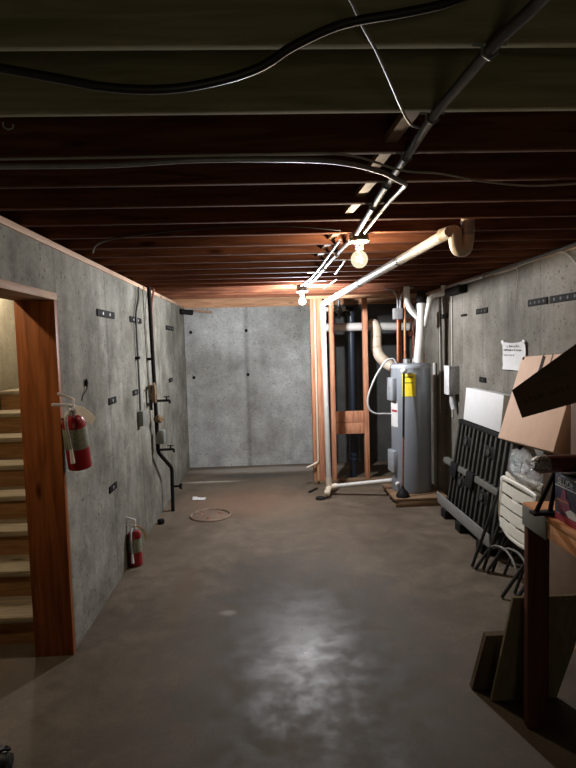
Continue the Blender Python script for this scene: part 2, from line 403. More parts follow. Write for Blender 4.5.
# ------------------------------------------------------------------ room shell
XL, XR, YB, ZW, ZJ, ZS, YF = -1.137, 1.963, 7.843, 2.263, 2.296, 2.531, -2.6
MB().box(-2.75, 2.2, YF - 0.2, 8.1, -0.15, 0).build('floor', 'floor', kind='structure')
MB().box(-2.75, 2.2, YF - 0.2, 8.1, ZS, ZS + 0.03).build('ceiling', 'sub', kind='structure')
JY = 3.03                                                  # face of the door jamb
w = MB()
w.box(XL - 0.2, XL, YF, 2.06, 0, ZW); w.box(XL - 0.2, XL, JY + 0.04, YB, 0, ZW); w.box(XL - 0.2, XL, 2.06, JY + 0.04, 2.022, ZW)
w.build('wall_left', 'wall_l', kind='structure')
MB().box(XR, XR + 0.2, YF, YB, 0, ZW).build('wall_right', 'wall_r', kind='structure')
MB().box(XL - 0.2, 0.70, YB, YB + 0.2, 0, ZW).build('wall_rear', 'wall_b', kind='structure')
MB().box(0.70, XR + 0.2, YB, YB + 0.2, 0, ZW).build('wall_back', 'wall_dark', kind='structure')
MB().box(-2.75, XR + 0.2, YF - 0.2, YF, 0, ZS).build('wall_front', 'wall_r', kind='structure')
MB().box(-2.60, -2.40, YF, 6.2, 0, ZS).build('wall_stair_left', 'wall_s', kind='structure')
MB().box(-2.40, XL - 0.2, 5.95, 6.15, 0, ZS).build('wall_stair_end', 'wall_s', kind='structure')
# timber on top of the walls
MB().box(XL - 0.2, XL + 0.012, YF, YB - 0.03, ZW, ZJ, 0.003).build('trim_1', 'sill', kind='structure')
MB().box(XR - 0.012, XR + 0.2, YF, YB - 0.03, ZW, ZJ, 0.003).build('trim_2', 'sill', kind='structure')
r = MB(); r.box(XL - 0.2, XR + 0.2, YB - 0.028, YB + 0.14, ZW, ZJ, 0.003); r.box(XL - 0.2, XR + 0.2, YB - 0.012, YB + 0.03, ZJ, ZS)
r.build('trim_3', 'rim', kind='structure')
MB().box(XL - 0.2, XL - 0.162, YF, YB - 0.02, ZJ, ZS).build('trim_4', 'sill', kind='structure')
MB().box(XR + 0.162, XR + 0.2, YF, YB - 0.02, ZJ, ZS).build('trim_5', 'sill', kind='structure')
# door lining
d = thing('door_1', (XL - 0.1, JY, 0), None, None, kind='structure')
MB().box(XL - 0.205, XL + 0.008, JY, JY + 0.038, 0, 1.982, 0.002).build('jamb', 'jamb', d)
MB().box(XL - 0.205, XL + 0.008, 2.062, 2.10, 0, 1.982, 0.002).build('jamb', 'jamb', d)
MB().box(XL - 0.205, XL + 0.012, 2.062, JY + 0.038, 1.982, 2.020, 0.002).build('header', 'header', d)
# form-tie stubs on the rear wall
for x, z in ((-0.27, 1.935), (-0.265, 1.31), (-1.05, 1.93), (-1.03, 1.29)):
    MB().lathe([(0.0, 0.012), (0.012, 0.012), (0.022, 0.004), (0.024, -0.004)], (x, YB, z), (0, -1, 0), 12).build(
        'form_tie_plug', 'iron', None, 'dark tie hole in the rear wall, ' + {(-0.27, 1.935): 'upper of the two on the middle seam', (-0.265, 1.31): 'lower of the two on the middle seam', (-1.05, 1.93): 'upper of the two by the left corner', (-1.03, 1.29): 'lower of the two by the left corner'}[(x, z)], 'tie hole', 'tie holes in the rear wall')

# ------------------------------------------------------------------ joists
ORD = ['first', 'second', 'third', 'fourth', 'fifth', 'sixth', 'seventh', 'eighth', 'ninth', 'tenth', 'eleventh', 'twelfth', 'thirteenth', 'fourteenth', 'fifteenth', 'sixteenth', 'seventeenth', 'eighteenth', 'nineteenth']
J0, JS = 1.154, 0.3095
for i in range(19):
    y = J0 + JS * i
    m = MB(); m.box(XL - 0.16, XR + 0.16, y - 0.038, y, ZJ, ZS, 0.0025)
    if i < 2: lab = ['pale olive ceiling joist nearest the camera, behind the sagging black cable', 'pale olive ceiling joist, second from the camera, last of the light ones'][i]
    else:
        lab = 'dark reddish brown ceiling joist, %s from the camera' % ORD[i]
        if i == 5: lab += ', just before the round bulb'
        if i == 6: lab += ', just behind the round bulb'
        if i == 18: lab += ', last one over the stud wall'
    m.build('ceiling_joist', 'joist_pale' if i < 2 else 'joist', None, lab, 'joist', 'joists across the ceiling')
# cross bridging beside the conduit, one slat per bay
for k, i in enumerate((1, 2, 3, 4, 6, 7, 8)):
    y0, y1 = J0 + JS * i + 0.001, J0 + JS * (i + 1) - 0.039
    x = (0.385, 0.38, 0.395, 0.39, 0.385, 0.375, 0.37)[k]
    MB().obox((x, y0, ZJ + 0.004), (0.038, 0, 0), (0, y1 - y0, 0.018), (0, 0, 0.02)).build(
        'bridging_slat', 'bridge', None, 'pale wooden bridging slat beside the conduit, %s from the camera' % ORD[k], 'bridging', 'bridging slats between the joists')

# ------------------------------------------------------------------ ceiling wiring
def strap(name, p, axis, r, mat='steel'):
    pass
m = MB(); m.tube(smooth_path([(0.50, 0.80, ZJ - 0.014), (0.49, 0.974, ZJ - 0.014), (0.469, 1.10, ZJ - 0.014), (0.458, 1.28, ZJ - 0.014), (0.450, 1.456, ZJ - 0.014), (0.458, 1.72, ZJ - 0.014), (0.465, 2.1, ZJ - 0.014), (0.488, 2.7, ZJ - 0.014), (0.495, 2.93, ZJ - 0.014)]), 0.0125, 12)
con = m.build('conduit', 'conduit_dark', None, 'dull metal conduit running under the joists from the top right corner to the round bulb', 'conduit')
for y, x in ((1.135, 0.468), (1.46, 0.450), (1.755, 0.459), (2.06, 0.464), (2.37, 0.473)):
    MB().tube([(x - 0.034, y, ZJ - 0.001), (x - 0.015, y, ZJ - 0.003), (x - 0.015, y, ZJ - 0.02), (x, y, ZJ - 0.03), (x + 0.015, y, ZJ - 0.02), (x + 0.015, y, ZJ - 0.003), (x + 0.034, y, ZJ - 0.001)], 0.004, 6).build('strap', 'steel', con)
MB().tube(smooth_path([(-1.02, 1.79, 2.284), (-0.497, 1.776, 2.276), (-0.185, 1.752, 2.28), (0.125, 1.765, 2.28), (0.27, 1.79, 2.276), (0.392, 1.835, 2.262), (0.467, 1.9, 2.252), (0.513, 1.985, 2.262), (0.528, 2.12, 2.278), (0.528, 2.375, 2.284), (0.536, 2.92, 2.284)], 8), 0.0085, 10).build(
    'electrical_cable', 'steel', None, 'shiny armoured cable crossing under the third joist and bending back to the round bulb', 'cable')
MB().tube(smooth_path([(-1.05, 1.74, 2.287), (-0.5, 1.728, 2.283), (0.0, 1.722, 2.284), (0.263, 1.735, 2.284), (0.46, 1.83, 2.264), (0.619, 1.924, 2.28), (0.799, 2.025, 2.282), (1.028, 2.113, 2.286), (1.25, 2.10, 2.29)], 8), 0.004, 8).build(
    'thin_cable', 'wire', None, 'thin pale cable sagging across the joists to the right of the conduit', 'cable')
MB().tube(smooth_path([(0.10, 0.86, 2.289), (0.161, 0.975, 2.287), (0.195, 1.049, 2.285), (0.238, 1.135, 2.284), (0.292, 1.251, 2.278), (0.353, 1.389, 2.275), (0.385, 1.46, 2.278), (0.412, 1.513, 2.284), (0.437, 1.54, 2.288)], 6), 0.0035, 8).build(
    'bare_wire', 'wire', None, 'thin pale wire dangling from the top edge to the conduit', 'wire')
MB().tube(smooth_path([(-0.62, 1.0, 2.225), (-0.442, 1.0, 2.19), (-0.341, 1.0, 2.171), (-0.274, 1.0, 2.158), (-0.205, 1.0, 2.152), (-0.136, 1.0, 2.154), (-0.066, 1.0, 2.166), (-0.013, 1.0, 2.181), (0.022, 1.0, 2.197), (0.062, 1.0, 2.222), (0.129, 1.0, 2.252), (0.182, 1.0, 2.266), (0.253, 1.0, 2.277), (0.342, 1.0, 2.296), (0.43, 1.0, 2.335), (0.50, 1.0, 2.40), (0.53, 1.02, 2.47), (0.54, 1.10, 2.51)], 8), 0.0078, 12).build(
    'hanging_cable', 'cable', None, 'thick black cable sagging across the top of the photo below the pale joists', 'cable')
MB().tube(smooth_path([(-0.66, 1.493, 2.297), (-0.66, 1.493, 2.286), (-0.648, 1.493, 2.278), (-0.636, 1.493, 2.283), (-0.636, 1.493, 2.291)], 5), 0.0022, 6).build(
    'screw_hook', 'steel', None, 'tiny wire hook under the second pale joist at the left edge', 'hook')
MB().tube(smooth_path([(-1.02, 3.40, 2.292), (-0.9, 3.1, 2.285), (-0.7, 2.88, 2.278), (-0.3, 2.76, 2.286), (0.1, 2.74, 2.288), (0.40, 2.86, 2.287)], 6), 0.005, 8).build(
    'slack_cable', 'cable', None, 'dark slack cable curving under the joists from the left wall', 'cable')
# conduits from the round bulb to the far bulb
m = MB(); m.tube(smooth_path([(0.495, 3.13, ZJ - 0.013), (0.478, 3.6, ZJ - 0.013), (0.468, 4.0, ZJ - 0.013), (0.452, 4.94, ZJ - 0.013), (0.40, 5.41, ZJ - 0.013)]), 0.0125, 10)
c2 = m.build('conduit', 'steel', None, 'shiny metal conduit running back from the round bulb to the far bright bulb', 'conduit')
for y, x in ((3.61, 0.478), (4.23, 0.465), (4.85, 0.454)):
    MB().tube([(x - 0.034, y, ZJ - 0.001), (x - 0.015, y, ZJ - 0.003), (x - 0.015, y, ZJ - 0.02), (x, y, ZJ - 0.03), (x + 0.015, y, ZJ - 0.02), (x + 0.015, y, ZJ - 0.003), (x + 0.034, y, ZJ - 0.001)], 0.004, 6).build('strap', 'steel', c2)
MB().tube([(0.435, 3.13, ZJ - 0.011), (0.43, 4.2, ZJ - 0.011), (0.415, 4.8, ZJ - 0.011), (0.365, 5.41, ZJ - 0.011)], 0.0095, 10).build(
    'thin_conduit', 'conduit_dark', None, 'thinner dull conduit alongside the shiny one leading to the far bulb', 'conduit')
for k, (y, x0, x1) in enumerate(((3.93, 0.50, 0.66), (4.55, 0.36, 0.52), (5.17, 0.42, 0.58))):
    m = MB(); m.obox((x0, y - 0.04, ZJ - 0.004), (x1 - x0, 0, 0), (0, 0.045, 0), (0, 0, 0.003))
    m.build('mounting_plate', 'steel', None, 'small shiny metal plate under a joist beside the conduit, %s from the camera' % ORD[k], 'metal plate', 'metal plates under the joists')
for k, (a, b) in enumerate((((0.575, 3.90), (0.60, 4.62)), ((0.66, 5.0), (0.62, 5.75)))):
    MB().tube([(a[0], a[1], ZJ - 0.008), (b[0], b[1], ZJ - 0.008)], 0.007, 8).build('pipe_stub', 'steel', None, ['short bright pipe under the joists right of the conduit, nearer one', 'short bright pipe under the joists near the stud wall, farther one'][k], 'pipe')

# ------------------------------------------------------------------ bulbs
def bulb_fixture(x, y, label, glass, core, scale, ZJ=ZJ, drop=0.0):
    t = thing('bulb_fixture', (x, y, ZJ), label, 'lamp')
    MB().lathe([(0.0, drop), (0.052, drop), (0.054, drop - 0.004), (0.054, -0.026), (0.050, -0.030), (0, -0.030)], (x, y, ZJ), (0, 0, 1), 8).build('junction_box', 'conduit_dark', t)
    MB().lathe([(0.0, -0.030), (0.050, -0.030), (0.056, -0.034), (0.056, -0.040), (0.050, -0.044), (0.026, -0.048), (0.024, -0.052), (0.022, -0.078), (0.0, -0.078)], (x, y, ZJ), (0, 0, 1), 28).build('lamp_holder', 'porcelain', t)
    if scale > 1:
        prof = [(0.0, -0.182), (0.018, -0.179), (0.034, -0.168), (0.044, -0.150), (0.047, -0.134), (0.044, -0.118), (0.034, -0.101), (0.022, -0.092), (0.017, -0.086), (0.016, -0.0785)]
    else:
        prof = [(0.0, -0.168), (0.012, -0.166), (0.026, -0.158), (0.035, -0.144), (0.035, -0.128), (0.028, -0.110), (0.019, -0.096), (0.015, -0.0785)]
    g = MB().lathe(prof, (x, y, ZJ), (0, 0, 1), 28).build('bulb', glass, t)
    kz = -0.134 if scale > 1 else -0.130
    fw = 0.020 if scale > 1 else 0.014
    MB().tube(smooth_path([(x, y, ZJ - 0.080), (x - 0.004, y, ZJ - 0.095)] + [(x + fw * math.cos(a * 1.05) * (0.5 + 0.5 * math.sin(a * 0.25)), y + fw * math.sin(a * 1.05) * (0.5 + 0.5 * math.sin(a * 0.25)), ZJ + kz + 0.022 - 0.0035 * a) for a in range(13)], 4), 0.0022, 6).build('filament', core, g)
    return t
bulb_fixture(0.525, 3.03, 'round clear globe bulb glowing warm below its white porcelain holder', 'glass1', 'core1', 2)
bulb_fixture(0.375, 5.468, 'small dazzling cool white bulb near the rear wall and studs', 'glass2', 'core2', 1, ZJ - 0.026, 0.0255)

# ------------------------------------------------------------------ stairs
RZ, RT, SY = 0.171, 0.263, 3.18
st = thing('staircase', (-1.85, SY, 0), 'wooden stairs with worn pale treads rising away behind the orange door jamb', 'stairs')
sx0, sx1 = -2.39, XL - 0.21
for k in range(1, 9):
    y = SY + (k - 1) * RT
    yb = y + RT + 0.02 if k < 8 else 5.94
    MB().box(sx0, sx1, y - 0.022, yb, k * RZ - 0.038, k * RZ, 0.006).build('tread', 'tread', st)
    MB().box(sx0, sx1, y, y + 0.019, (k - 1) * RZ + 0.0005, k * RZ - 0.039).build('riser', 'riser', st)
MB().box(sx1 - 0.16, sx1 - 0.03, 5.90, 5.945, 8 * RZ + 0.001, 8 * RZ + 0.12).build('corner_block', 'riser', st)
MB().prism([(-1.66, 4.53, 6 * RZ + 0.001), (-1.56, 4.52, 6 * RZ + 0.001), (-1.57, 4.56, 6 * RZ + 0.075)], (0.0, 0.012, 0)).build(
    'paper_scrap', 'paper', None, 'small white scrap on a stair tread beside the orange jamb', 'paper scrap')

# ------------------------------------------------------------------ left wall fittings
def tie(y0, y1, z, x, s, holes, label, mat='iron', h=0.05):
    """flat strap of form-tie hardware on a side wall; s = +1 faces +x"""
    t = thing('form_tie_strap', (x, (y0 + y1) / 2, z), label, 'wall bracket', 'form ties on the concrete walls')
    m = MB(); m.box(min(x, x + s * 0.009), max(x, x + s * 0.009), y0, y1, z - h / 2, z + h / 2, 0.002); m.build('plate', mat, t)
    for k in range(holes):
        yy = y0 + (y1 - y0) * (k + 0.75) / (holes + 0.5)
        MB().lathe([(0, 0.0100), (0.011, 0.0100), (0.012, 0.0092), (0.012, 0.0085)], (x, yy, z), (s, 0, 0), 10).build('nail_plate', 'steel' if s > 0 else 'black_rib', t)
    return t
tie(3.80, 4.22, 1.963, XL, 1, 2, 'black strap with two bright dots, high on the left wall nearest the door')
tie(4.70, 5.12, 1.963, XL, 1, 2, 'black strap with two bright dots, behind the thin conduit on the left wall')
tie(6.38, 6.88, 1.95, XL, 1, 3, 'rusty strap high on the left wall beyond the water pipe', 'iron', 0.05)
tie(3.97, 4.16, 1.337, XL, 1, 1, 'small black square plate on the left wall, right of the hanging extinguisher', h=0.048)
tie(4.69, 4.86, 1.337, XL, 1, 1, 'small black square plate on the left wall just left of the grey switch box', h=0.046)
tie(6.43, 6.66, 1.337, XL, 1, 1, 'small black square plate on the left wall just beyond the water valves', h=0.048)
tie(3.88, 4.06, 0.715, XL, 1, 1, 'small black square plate low on the left wall between the two extinguishers', h=0.048)
tie(5.86, 6.11, 1.978, XR, -1, 2, 'black linked strap on the right wall close to the water heater pipes')
tie(5.30, 5.46, 1.955, XR, -1, 0, 'short thin black strap on the right wall beside the grey junction', h=0.022)
tie(4.80, 5.06, 1.968, XR, -1, 3, 'black strap of three links on the right wall above the white box')
tie(3.77, 4.05, 1.967, XR, -1, 4, 'black strap of four links on the right wall, up and right of the notice')
tie(3.36, 3.735, 1.966, XR, -1, 4, 'black strap of links on the right wall, at the right edge of the photo')
tie(4.84, 4.99, 1.346, XR, -1, 1, 'small black square plate on the right wall above the white box', h=0.048)
m = MB(); m.tube(smooth_path([(XL + 0.006, 3.49, 1.515), (XL + 0.012, 3.485, 1.47), (XL + 0.006, 3.42, 1.43), (XL + 0.005, 3.40, 1.40)], 5), 0.003, 6)
m.ball((XL + 0.010, 3.488, 1.505), 0.017, (0.6, 0.8, 1.5), 10)
m.build('wall_hook', 'iron', None, 'dark drooping hook on the left wall above the hanging extinguisher', 'hook')

# thin conduit with switch box
t = thing('switch_conduit', (XL + 0.02, 4.87, 1.03), 'thin grey conduit dropping from the ceiling to a small switch box on the left wall', 'conduit')
MB().tube(round_path([(XL + 0.02, 5.006, 2.262), (XL + 0.02, 4.99, 2.16), (XL + 0.02, 4.86, 2.02), (XL + 0.02, 4.865, 1.17)], 0.06), 0.0095, 10).build('pipe', 'conduit_dark', t)
MB().box(XL + 0.001, XL + 0.05, 4.82, 4.925, 1.035, 1.165, 0.005).build('switch_box', 'greyplate', t)
MB().box(XL + 0.001, XL + 0.034, 4.835, 4.90, 1.62, 1.645, 0.003).build('clip', 'iron', t)

# water pipe with valves and meter
t = thing('water_pipe', (-1.03, 5.74, 0), 'dark water supply pipe with valves and meter along the left wall', 'pipe')
px = -1.08
m = MB(); m.tube(round_path([(px, 5.27, 2.29), (px, 5.29, 1.887), (px, 5.33, 1.363), (px, 5.37, 0.70), (-1.02, 5.74, 0.46), (-1.027, 5.74, 0.0)], 0.05), 0.019, 12); m.build('pipe', 'iron', t)
MB().tube(smooth_path([(px + 0.0, 5.50, 2.29), (px, 5.44, 2.22), (px, 5.37, 2.13), (px, 5.345, 1.95), (px, 5.375, 1.38)], 6), 0.010, 8).build('copper_tube', 'rust', t)
MB().lathe([(0.0, 0), (0.022, 0.0), (0.026, 0.01), (0.026, 0.035), (0.022, 0.045), (0, 0.045)], (px, 5.335, 1.27), (0, 0, 1), 14).build('union', 'brass', t)
m = MB(); m.box(px - 0.03, px + 0.03, 5.20, 5.26, 1.20, 1.37, 0.008); m.tube([(px, 5.23, 1.35), (px, 5.33, 1.38)], 0.014); m.tube([(px, 5.23, 1.22), (px, 5.34, 1.21)], 0.014)
m.build('backflow_valve', 'brass', t)
m = MB(); m.tube([(px, 5.20, 1.36), (px + 0.01, 5.14, 1.36), (px + 0.01, 5.12, 1.30)], 0.008); m.tube([(px, 5.15, 1.24), (px, 5.15, 1.14)], 0.012)
m.build('valve_lever', 'iron', t)
for z, L_, nm in ((1.205, 0.13, 'lever'), (0.725, 0.15, 'spigot')):
    m = MB(); m.tube([(px, 5.36, z), (px + L_, 5.37, z)], 0.012, 8); m.tube([(px + L_ * 0.8, 5.37, z), (px + L_ * 0.8, 5.37, z + 0.035)], 0.007, 8)
    m.tube([(px + L_, 5.37, z + 0.004), (px + L_ + 0.004, 5.37, z - 0.03)], 0.011, 8)
    m.tube([(px + L_ * 0.8 - 0.03, 5.37, z + 0.036), (px + L_ * 0.8 + 0.03, 5.37, z + 0.036)], 0.005, 8)
    m.build(nm, 'iron', t)
MB().ball((px + 0.01, 5.36, 1.03), 0.045, (0.9, 0.9, 1.0), 16).build('valve_body', 'brass', t)
MB().lathe([(0, 0), (0.032, 0), (0.038, 0.01), (0.038, 0.03), (0.03, 0.04), (0, 0.042)], (px + 0.02, 5.34, 1.03), (0.9, -0.43, 0), 14).build('valve_cap', 'brass', t)
m = MB(); m.box(px - 0.02, px + 0.07, 5.34, 5.44, 0.78, 0.92, 0.02); m.build('meter', 'greyplate', t)
m = MB(); m.tube([(-1.027, 5.74, 0.265), (-0.93, 5.74, 0.262)], 0.012); m.tube([(-0.935, 5.74, 0.235), (-0.935, 5.74, 0.29)], 0.014); m.build('stub_valve', 'iron', t)
MB().box(XL + 0.001, px + 0.012, 5.285, 5.345, 1.60, 1.625, 0.003).build('clamp', 'iron', t)
MB().lathe([(0.0, 0.0), (0.032, 0.0), (0.034, 0.008), (0.034, 0.035), (0.028, 0.045), (0.0, 0.048)], (-1.075, 5.33, 0.0)).build('iron_disc', 'iron', None, 'small dark round disc on the floor by the left wall below the water pipe', 'disc')
MB().tube([(XL + 0.012, 5.72, 0.010), (-1.06, 5.74, 0.010)], 0.010, 8).build('floor_pipe', 'brass', None, 'short pale pipe on the floor at the foot of the dark water pipe', 'pipe')

# things at the top of the rear left corner
m = MB(); m.tube([(XL + 0.01, 7.45, 2.20), (-0.98, 7.55, 2.185)], 0.035, 12)
m.build('pipe_sleeve', 'iron', None, 'dark pipe end poking out at the top of the rear left corner', 'pipe')
MB().obox((-1.0, 7.765, 2.215), (0.26, 0.015, -0.03), (0.0, 0.06, 0.0), (0.005, 0, 0.03)).build('wood_shim', 'bridge', None, 'short brown board at the top of the rear wall beside the dark pipe end', 'board')

# ------------------------------------------------------------------ extinguishers
def extinguisher(base, lean, label, R, H, tagmat, bracket, taglen):
    """base = centre of the bottom; lean = top offset (x, y) per unit height"""
    b = V(base); ax = V((lean[0], lean[1], 1)).normalized()
    t = thing('fire_extinguisher', base, label, 'fire extinguisher')
    hb = H * 0.74
    MB().lathe([(0.0, 0.004), (R * 0.8, 0.0), (R, 0.006), (R, hb * 0.80), (R * 0.96, hb * 0.88), (R * 0.78, hb * 0.96), (R * 0.40, hb), (0, hb)], b, ax, 26).build('cylinder', 'red', t)
    MB().lathe([(R * 1.01, hb * 0.40), (R * 1.015, hb * 0.405), (R * 1.015, hb * 0.775), (R * 1.01, hb * 0.78)], b, ax, 26).build('label_wrap', 'ext_label', t)
    MB().lathe([(0, hb - 0.002), (R * 0.36, hb), (R * 0.36, hb + H * 0.05), (R * 0.25, hb + H * 0.07), (R * 0.25, hb + H * 0.13), (0, hb + H * 0.13)], b, ax, 16).build('valve', 'chrome', t)
    tp = b + ax * (hb + H * 0.12)
    dr = V((-0.80, -0.60, 0)).normalized()          # handles point this way
    m = MB(); m.obox(tp - dr * 0.012 + V((-0.006, -0.006, -0.006)), dr * 0.10 + V((0, 0, 0.012)), dr.cross(V((0, 0, 1))) * 0.020, V((0, 0, 0.016)), 0.002); m.build('carry_handle', 'alu', t)
    m = MB(); m.obox(tp - dr * 0.03 + V((-0.006, -0.006, 0.022)), dr * 0.085 + V((0, 0, 0.04)), dr.cross(V((0, 0, 1))) * 0.020, V((0, 0, 0.016)), 0.002)
    m.cyl(tp - dr * 0.012 + V((0, 0, -0.01)), tp - dr * 0.012 + V((0, 0, 0.035)), 0.007, 8); m.build('squeeze_lever', 'alu', t)
    MB().lathe([(0, 0), (0.013, 0), (0.013, 0.012), (0, 0.014)], b + ax * (hb + H * 0.09) + V((0.0, -0.018, 0)), (0.3, -1, 0), 12).build('gauge', 'chrome', t)
    s0 = b + ax * (hb + H * 0.07); sd = V((-0.12, -1, 0)).normalized()
    MB().tube(smooth_path([s0, s0 + sd * 0.035 + V((0, 0, -0.002)), s0 + sd * (R + 0.018) - ax * H * 0.10, b + ax * hb * 0.72 + sd * (R + 0.020), b + ax * hb * 0.40 + sd * (R + 0.011)], 7), 0.0085, 10).build('hose', 'hose', t)
    MB().tube([b + ax * hb * 0.42 + sd * (R + 0.011), b + ax * hb * 0.14 + sd * (R + 0.012)], 0.009, 10, taper=[0.9, 1.4]).build('nozzle', 'tag', t)
    g = tp + V((0.012, -0.012, -0.02)); e1 = V((0.80, -0.15, -0.50)).normalized() * taglen; side = V((0.50, -0.1, 0.80)).normalized() * 0.050
    if bracket == 2: e1 = V((0.62, -0.05, -0.75)).normalized() * taglen; side = V((0.75, -0.45, 0.3)).normalized() * 0.034
    grid = []
    for i in range(6):
        q = i / 5; p = g + e1 * q + V((0, 0, 0.02 * math.sin(q * 3.0)))
        if bracket == 2: p = g + V((0.085 * math.sin(q * 1.5), -0.01 * q, 0.012 - taglen * q * q))
        grid.append([p - side * 0.5 + side * f for f in (0, 0.5, 1)])
    MB().sheet(grid, (0.001, 0.001, 0.001)).build('inspection_tag', tagmat, t)
    if bracket == 1:
        m = MB(); m.box(XL + 0.001, XL + 0.006, b.y + 0.03, b.y + 0.075, b.z + 0.20, b.z + 0.27, 0.001)
        m.obox(b + ax * (hb * 0.9) + V((-0.06, -0.012, 0)), (0.06 - R * 0.9, 0, 0), (0, 0.024, 0), (0, 0, 0.012)); m.build('wall_bracket', 'iron', t)
    return t
extinguisher((-1.055, 3.085, 1.055), (-0.02, -0.20), 'red fire extinguisher with white tag, hung on the left wall beside the orange jamb', 0.063, 0.42, 'tag', 1, 0.135)
extinguisher((-1.080, 4.31, 0.001), (-0.02, 0.03), 'red fire extinguisher with cream tag, standing on the floor against the left wall', 0.053, 0.375, 'tag_cream', 2, 0.11)

# ------------------------------------------------------------------ floor items
t = thing('sump_lid', (-0.61, 5.53, 0), 'round rusty sump lid set in the floor', 'lid')
MB().lathe([(0, 0.006), (0.17, 0.007), (0.178, 0.003), (0.178, 0.0)], (-0.61, 5.53, 0), (0, 0, 1), 36).build('cover', 'sump', t)
MB().tube([(-0.61 + 0.20 * math.cos(a), 5.53 + 0.20 * math.sin(a), 0.004) for a in (2 * math.pi * k / 36 for k in range(36))], 0.014, 8, closed=True).build('rim', 'sumprim', t)
for a in (0.6, 2.7, 4.6):
    MB().ball((-0.61 + 0.11 * math.cos(a), 5.53 + 0.11 * math.sin(a), 0.008), 0.02, (1, 1, 0.4), 10).build('bolt', 'rust', t)
grid = [[(-0.87 + 0.035 * j + random.uniform(-0.008, 0.008), 6.12 + 0.03 * i + random.uniform(-0.008, 0.008), 0.004 + random.uniform(0, 0.03) * (0 < i < 3)) for j in range(5)] for i in range(4)]
MB().sheet(grid, (0, 0, 0.002)).build('paper_scrap', 'paper', None, 'crumpled white paper scrap on the floor behind the round sump lid', 'paper scrap')
t = thing('work_shoe', (-1.15, 2.20, 0), 'black shoe toe at the bottom left corner of the photo', 'shoe')
MB().prism([(-1.30, 2.12, 0.002), (-1.16, 2.11, 0.002), (-1.11, 2.13, 0.002), (-1.092, 2.19, 0.002), (-1.11, 2.25, 0.002), (-1.16, 2.27, 0.002), (-1.30, 2.26, 0.002)], (0, 0, 0.022)).build('sole', 'black', t)
MB().ball((-1.20, 2.19, 0.045), 0.1, (1.0, 0.72, 0.5), 18).build('upper', 'cable', t)
MB().tube(smooth_path([(-1.16, 2.16, 0.085), (-1.12, 2.19, 0.085), (-1.105, 2.21, 0.072), (-1.13, 2.23, 0.07)], 5), 0.006, 8).build('lace', 'black', t)

# ------------------------------------------------------------------ stud wall
YS = 6.66
for k, (x0, x1, y0, y1, mat, lab) in enumerate((
    (0.545, 0.583, YS, YS + 0.089, 'stud', 'reddish wall stud at the open end of the stud wall, leftmost'),
    (0.585, 0.612, YS - 0.03, YS + 0.06, 'stud_pale', 'pale yellow wall stud paired tight beside the leftmost stud'),
    (0.614, 0.690, YS, YS + 0.089, 'stud', 'broad reddish wall stud just left of the white drain pipe'),
    (0.776, 0.832, YS, YS + 0.089, 'stud', 'reddish wall stud just right of the white drain pipe'),
    (1.186, 1.240, YS, YS + 0.089, 'stud', 'reddish wall stud nearest the water heater'))):
    MB().box(x0, x1, y0, y1, 0.039, 2.255, 0.003).build('wall_stud', mat, None, lab, 'stud', 'studs of the open partition')
MB().box(0.545, 1.95, YS, YS + 0.089, 0.0, 0.038, 0.003).build('bottom_plate', 'pallet', None, 'timber sole plate on the floor under the stud wall', 'plate')
MB().box(0.50, 1.955, YS, YS + 0.089, 2.256, 2.295, 0.003).build('top_plate', 'rim', None, 'orange timber top plate over the stud wall under the last joist', 'plate')
MB().box(0.833, 1.185, YS + 0.03, YS + 0.068, 0.742, 0.88, 0.003).build('blocking_board', 'stud', None, 'upper of two short boards between the studs behind the blue pipe', 'board', 'boards between the studs')
MB().box(0.833, 1.185, YS + 0.03, YS + 0.068, 0.60, 0.738, 0.003).build('blocking_board', 'stud', None, 'lower of two short boards between the studs behind the blue pipe', 'board', 'boards between the studs')

# ------------------------------------------------------------------ drain pipe from the ceiling
t = thing('drain_pipe', (0.654, 6.15, 0), 'white drain pipe sloping from a ceiling trap down to the floor beside the studs', 'pipe')
m = MB(); m.tube([(0.955, 2.815, 2.258), (0.66, 5.92, 2.158)], 0.029, 14); m.build('sloping_pipe', 'pvc', t)
MB().tube(round_path([(1.052, 2.83, 2.33), (1.052, 2.83, 2.225), (1.04, 2.83, 2.165), (1.0, 2.83, 2.165), (0.985, 2.83, 2.215), (0.985, 2.82, 2.265), (0.935, 2.90, 2.256)], 0.035), 0.0335, 14).build('trap', 'pvc_cream', t)
MB().lathe([(0.030, 0), (0.034, 0.0), (0.034, 0.07), (0.030, 0.07)], (1.052, 2.83, 2.24), (0, 0, 1), 16).build('coupling', 'steel', t)
for q in (0.25, 0.56):
    p = V((0.955, 2.815, 2.258)).lerp(V((0.66, 5.92, 2.158)), q); dd = (V((0.66, 5.92, 2.158)) - V((0.955, 2.815, 2.258))).normalized()
    MB().cyl(p - dd * 0.02, p + dd * 0.02, 0.0315, 14).build('hanger_band', 'conduit_dark', t)
MB().tube(round_path([(0.675, 5.82, 2.161), (0.648, 6.10, 2.152), (0.648, 6.12, 1.98)], 0.06), 0.034, 14).build('elbow', 'pvc', t)
MB().cyl((0.648, 6.12, 2.03), (0.668, 6.12, 0.16), 0.029, 14).build('upright_pipe', 'pvc', t)
m = MB(); m.tube(round_path([(0.667, 6.12, 0.20), (0.668, 6.12, 0.09), (0.76, 6.12, 0.105)], 0.06), 0.034, 14)
m.tube([(0.668, 6.12, 0.09), (0.63, 5.98, 0.06), (0.60, 5.98, 0.06)], 0.034, 14); m.build('elbow', 'pvc_cream', t)
MB().tube([(0.72, 6.12, 0.10), (1.352, 5.96, 0.185)], 0.026, 12).build('low_pipe', 'pvc', t)
MB().obox((0.44, 6.27, 0.0), (0.10, 0.16, 0), (0.028, -0.018, 0), (0, 0, 0.012)).build('metal_strip', 'iron', None, 'dark strip lying on the floor left of the drain pipe foot', 'strip')
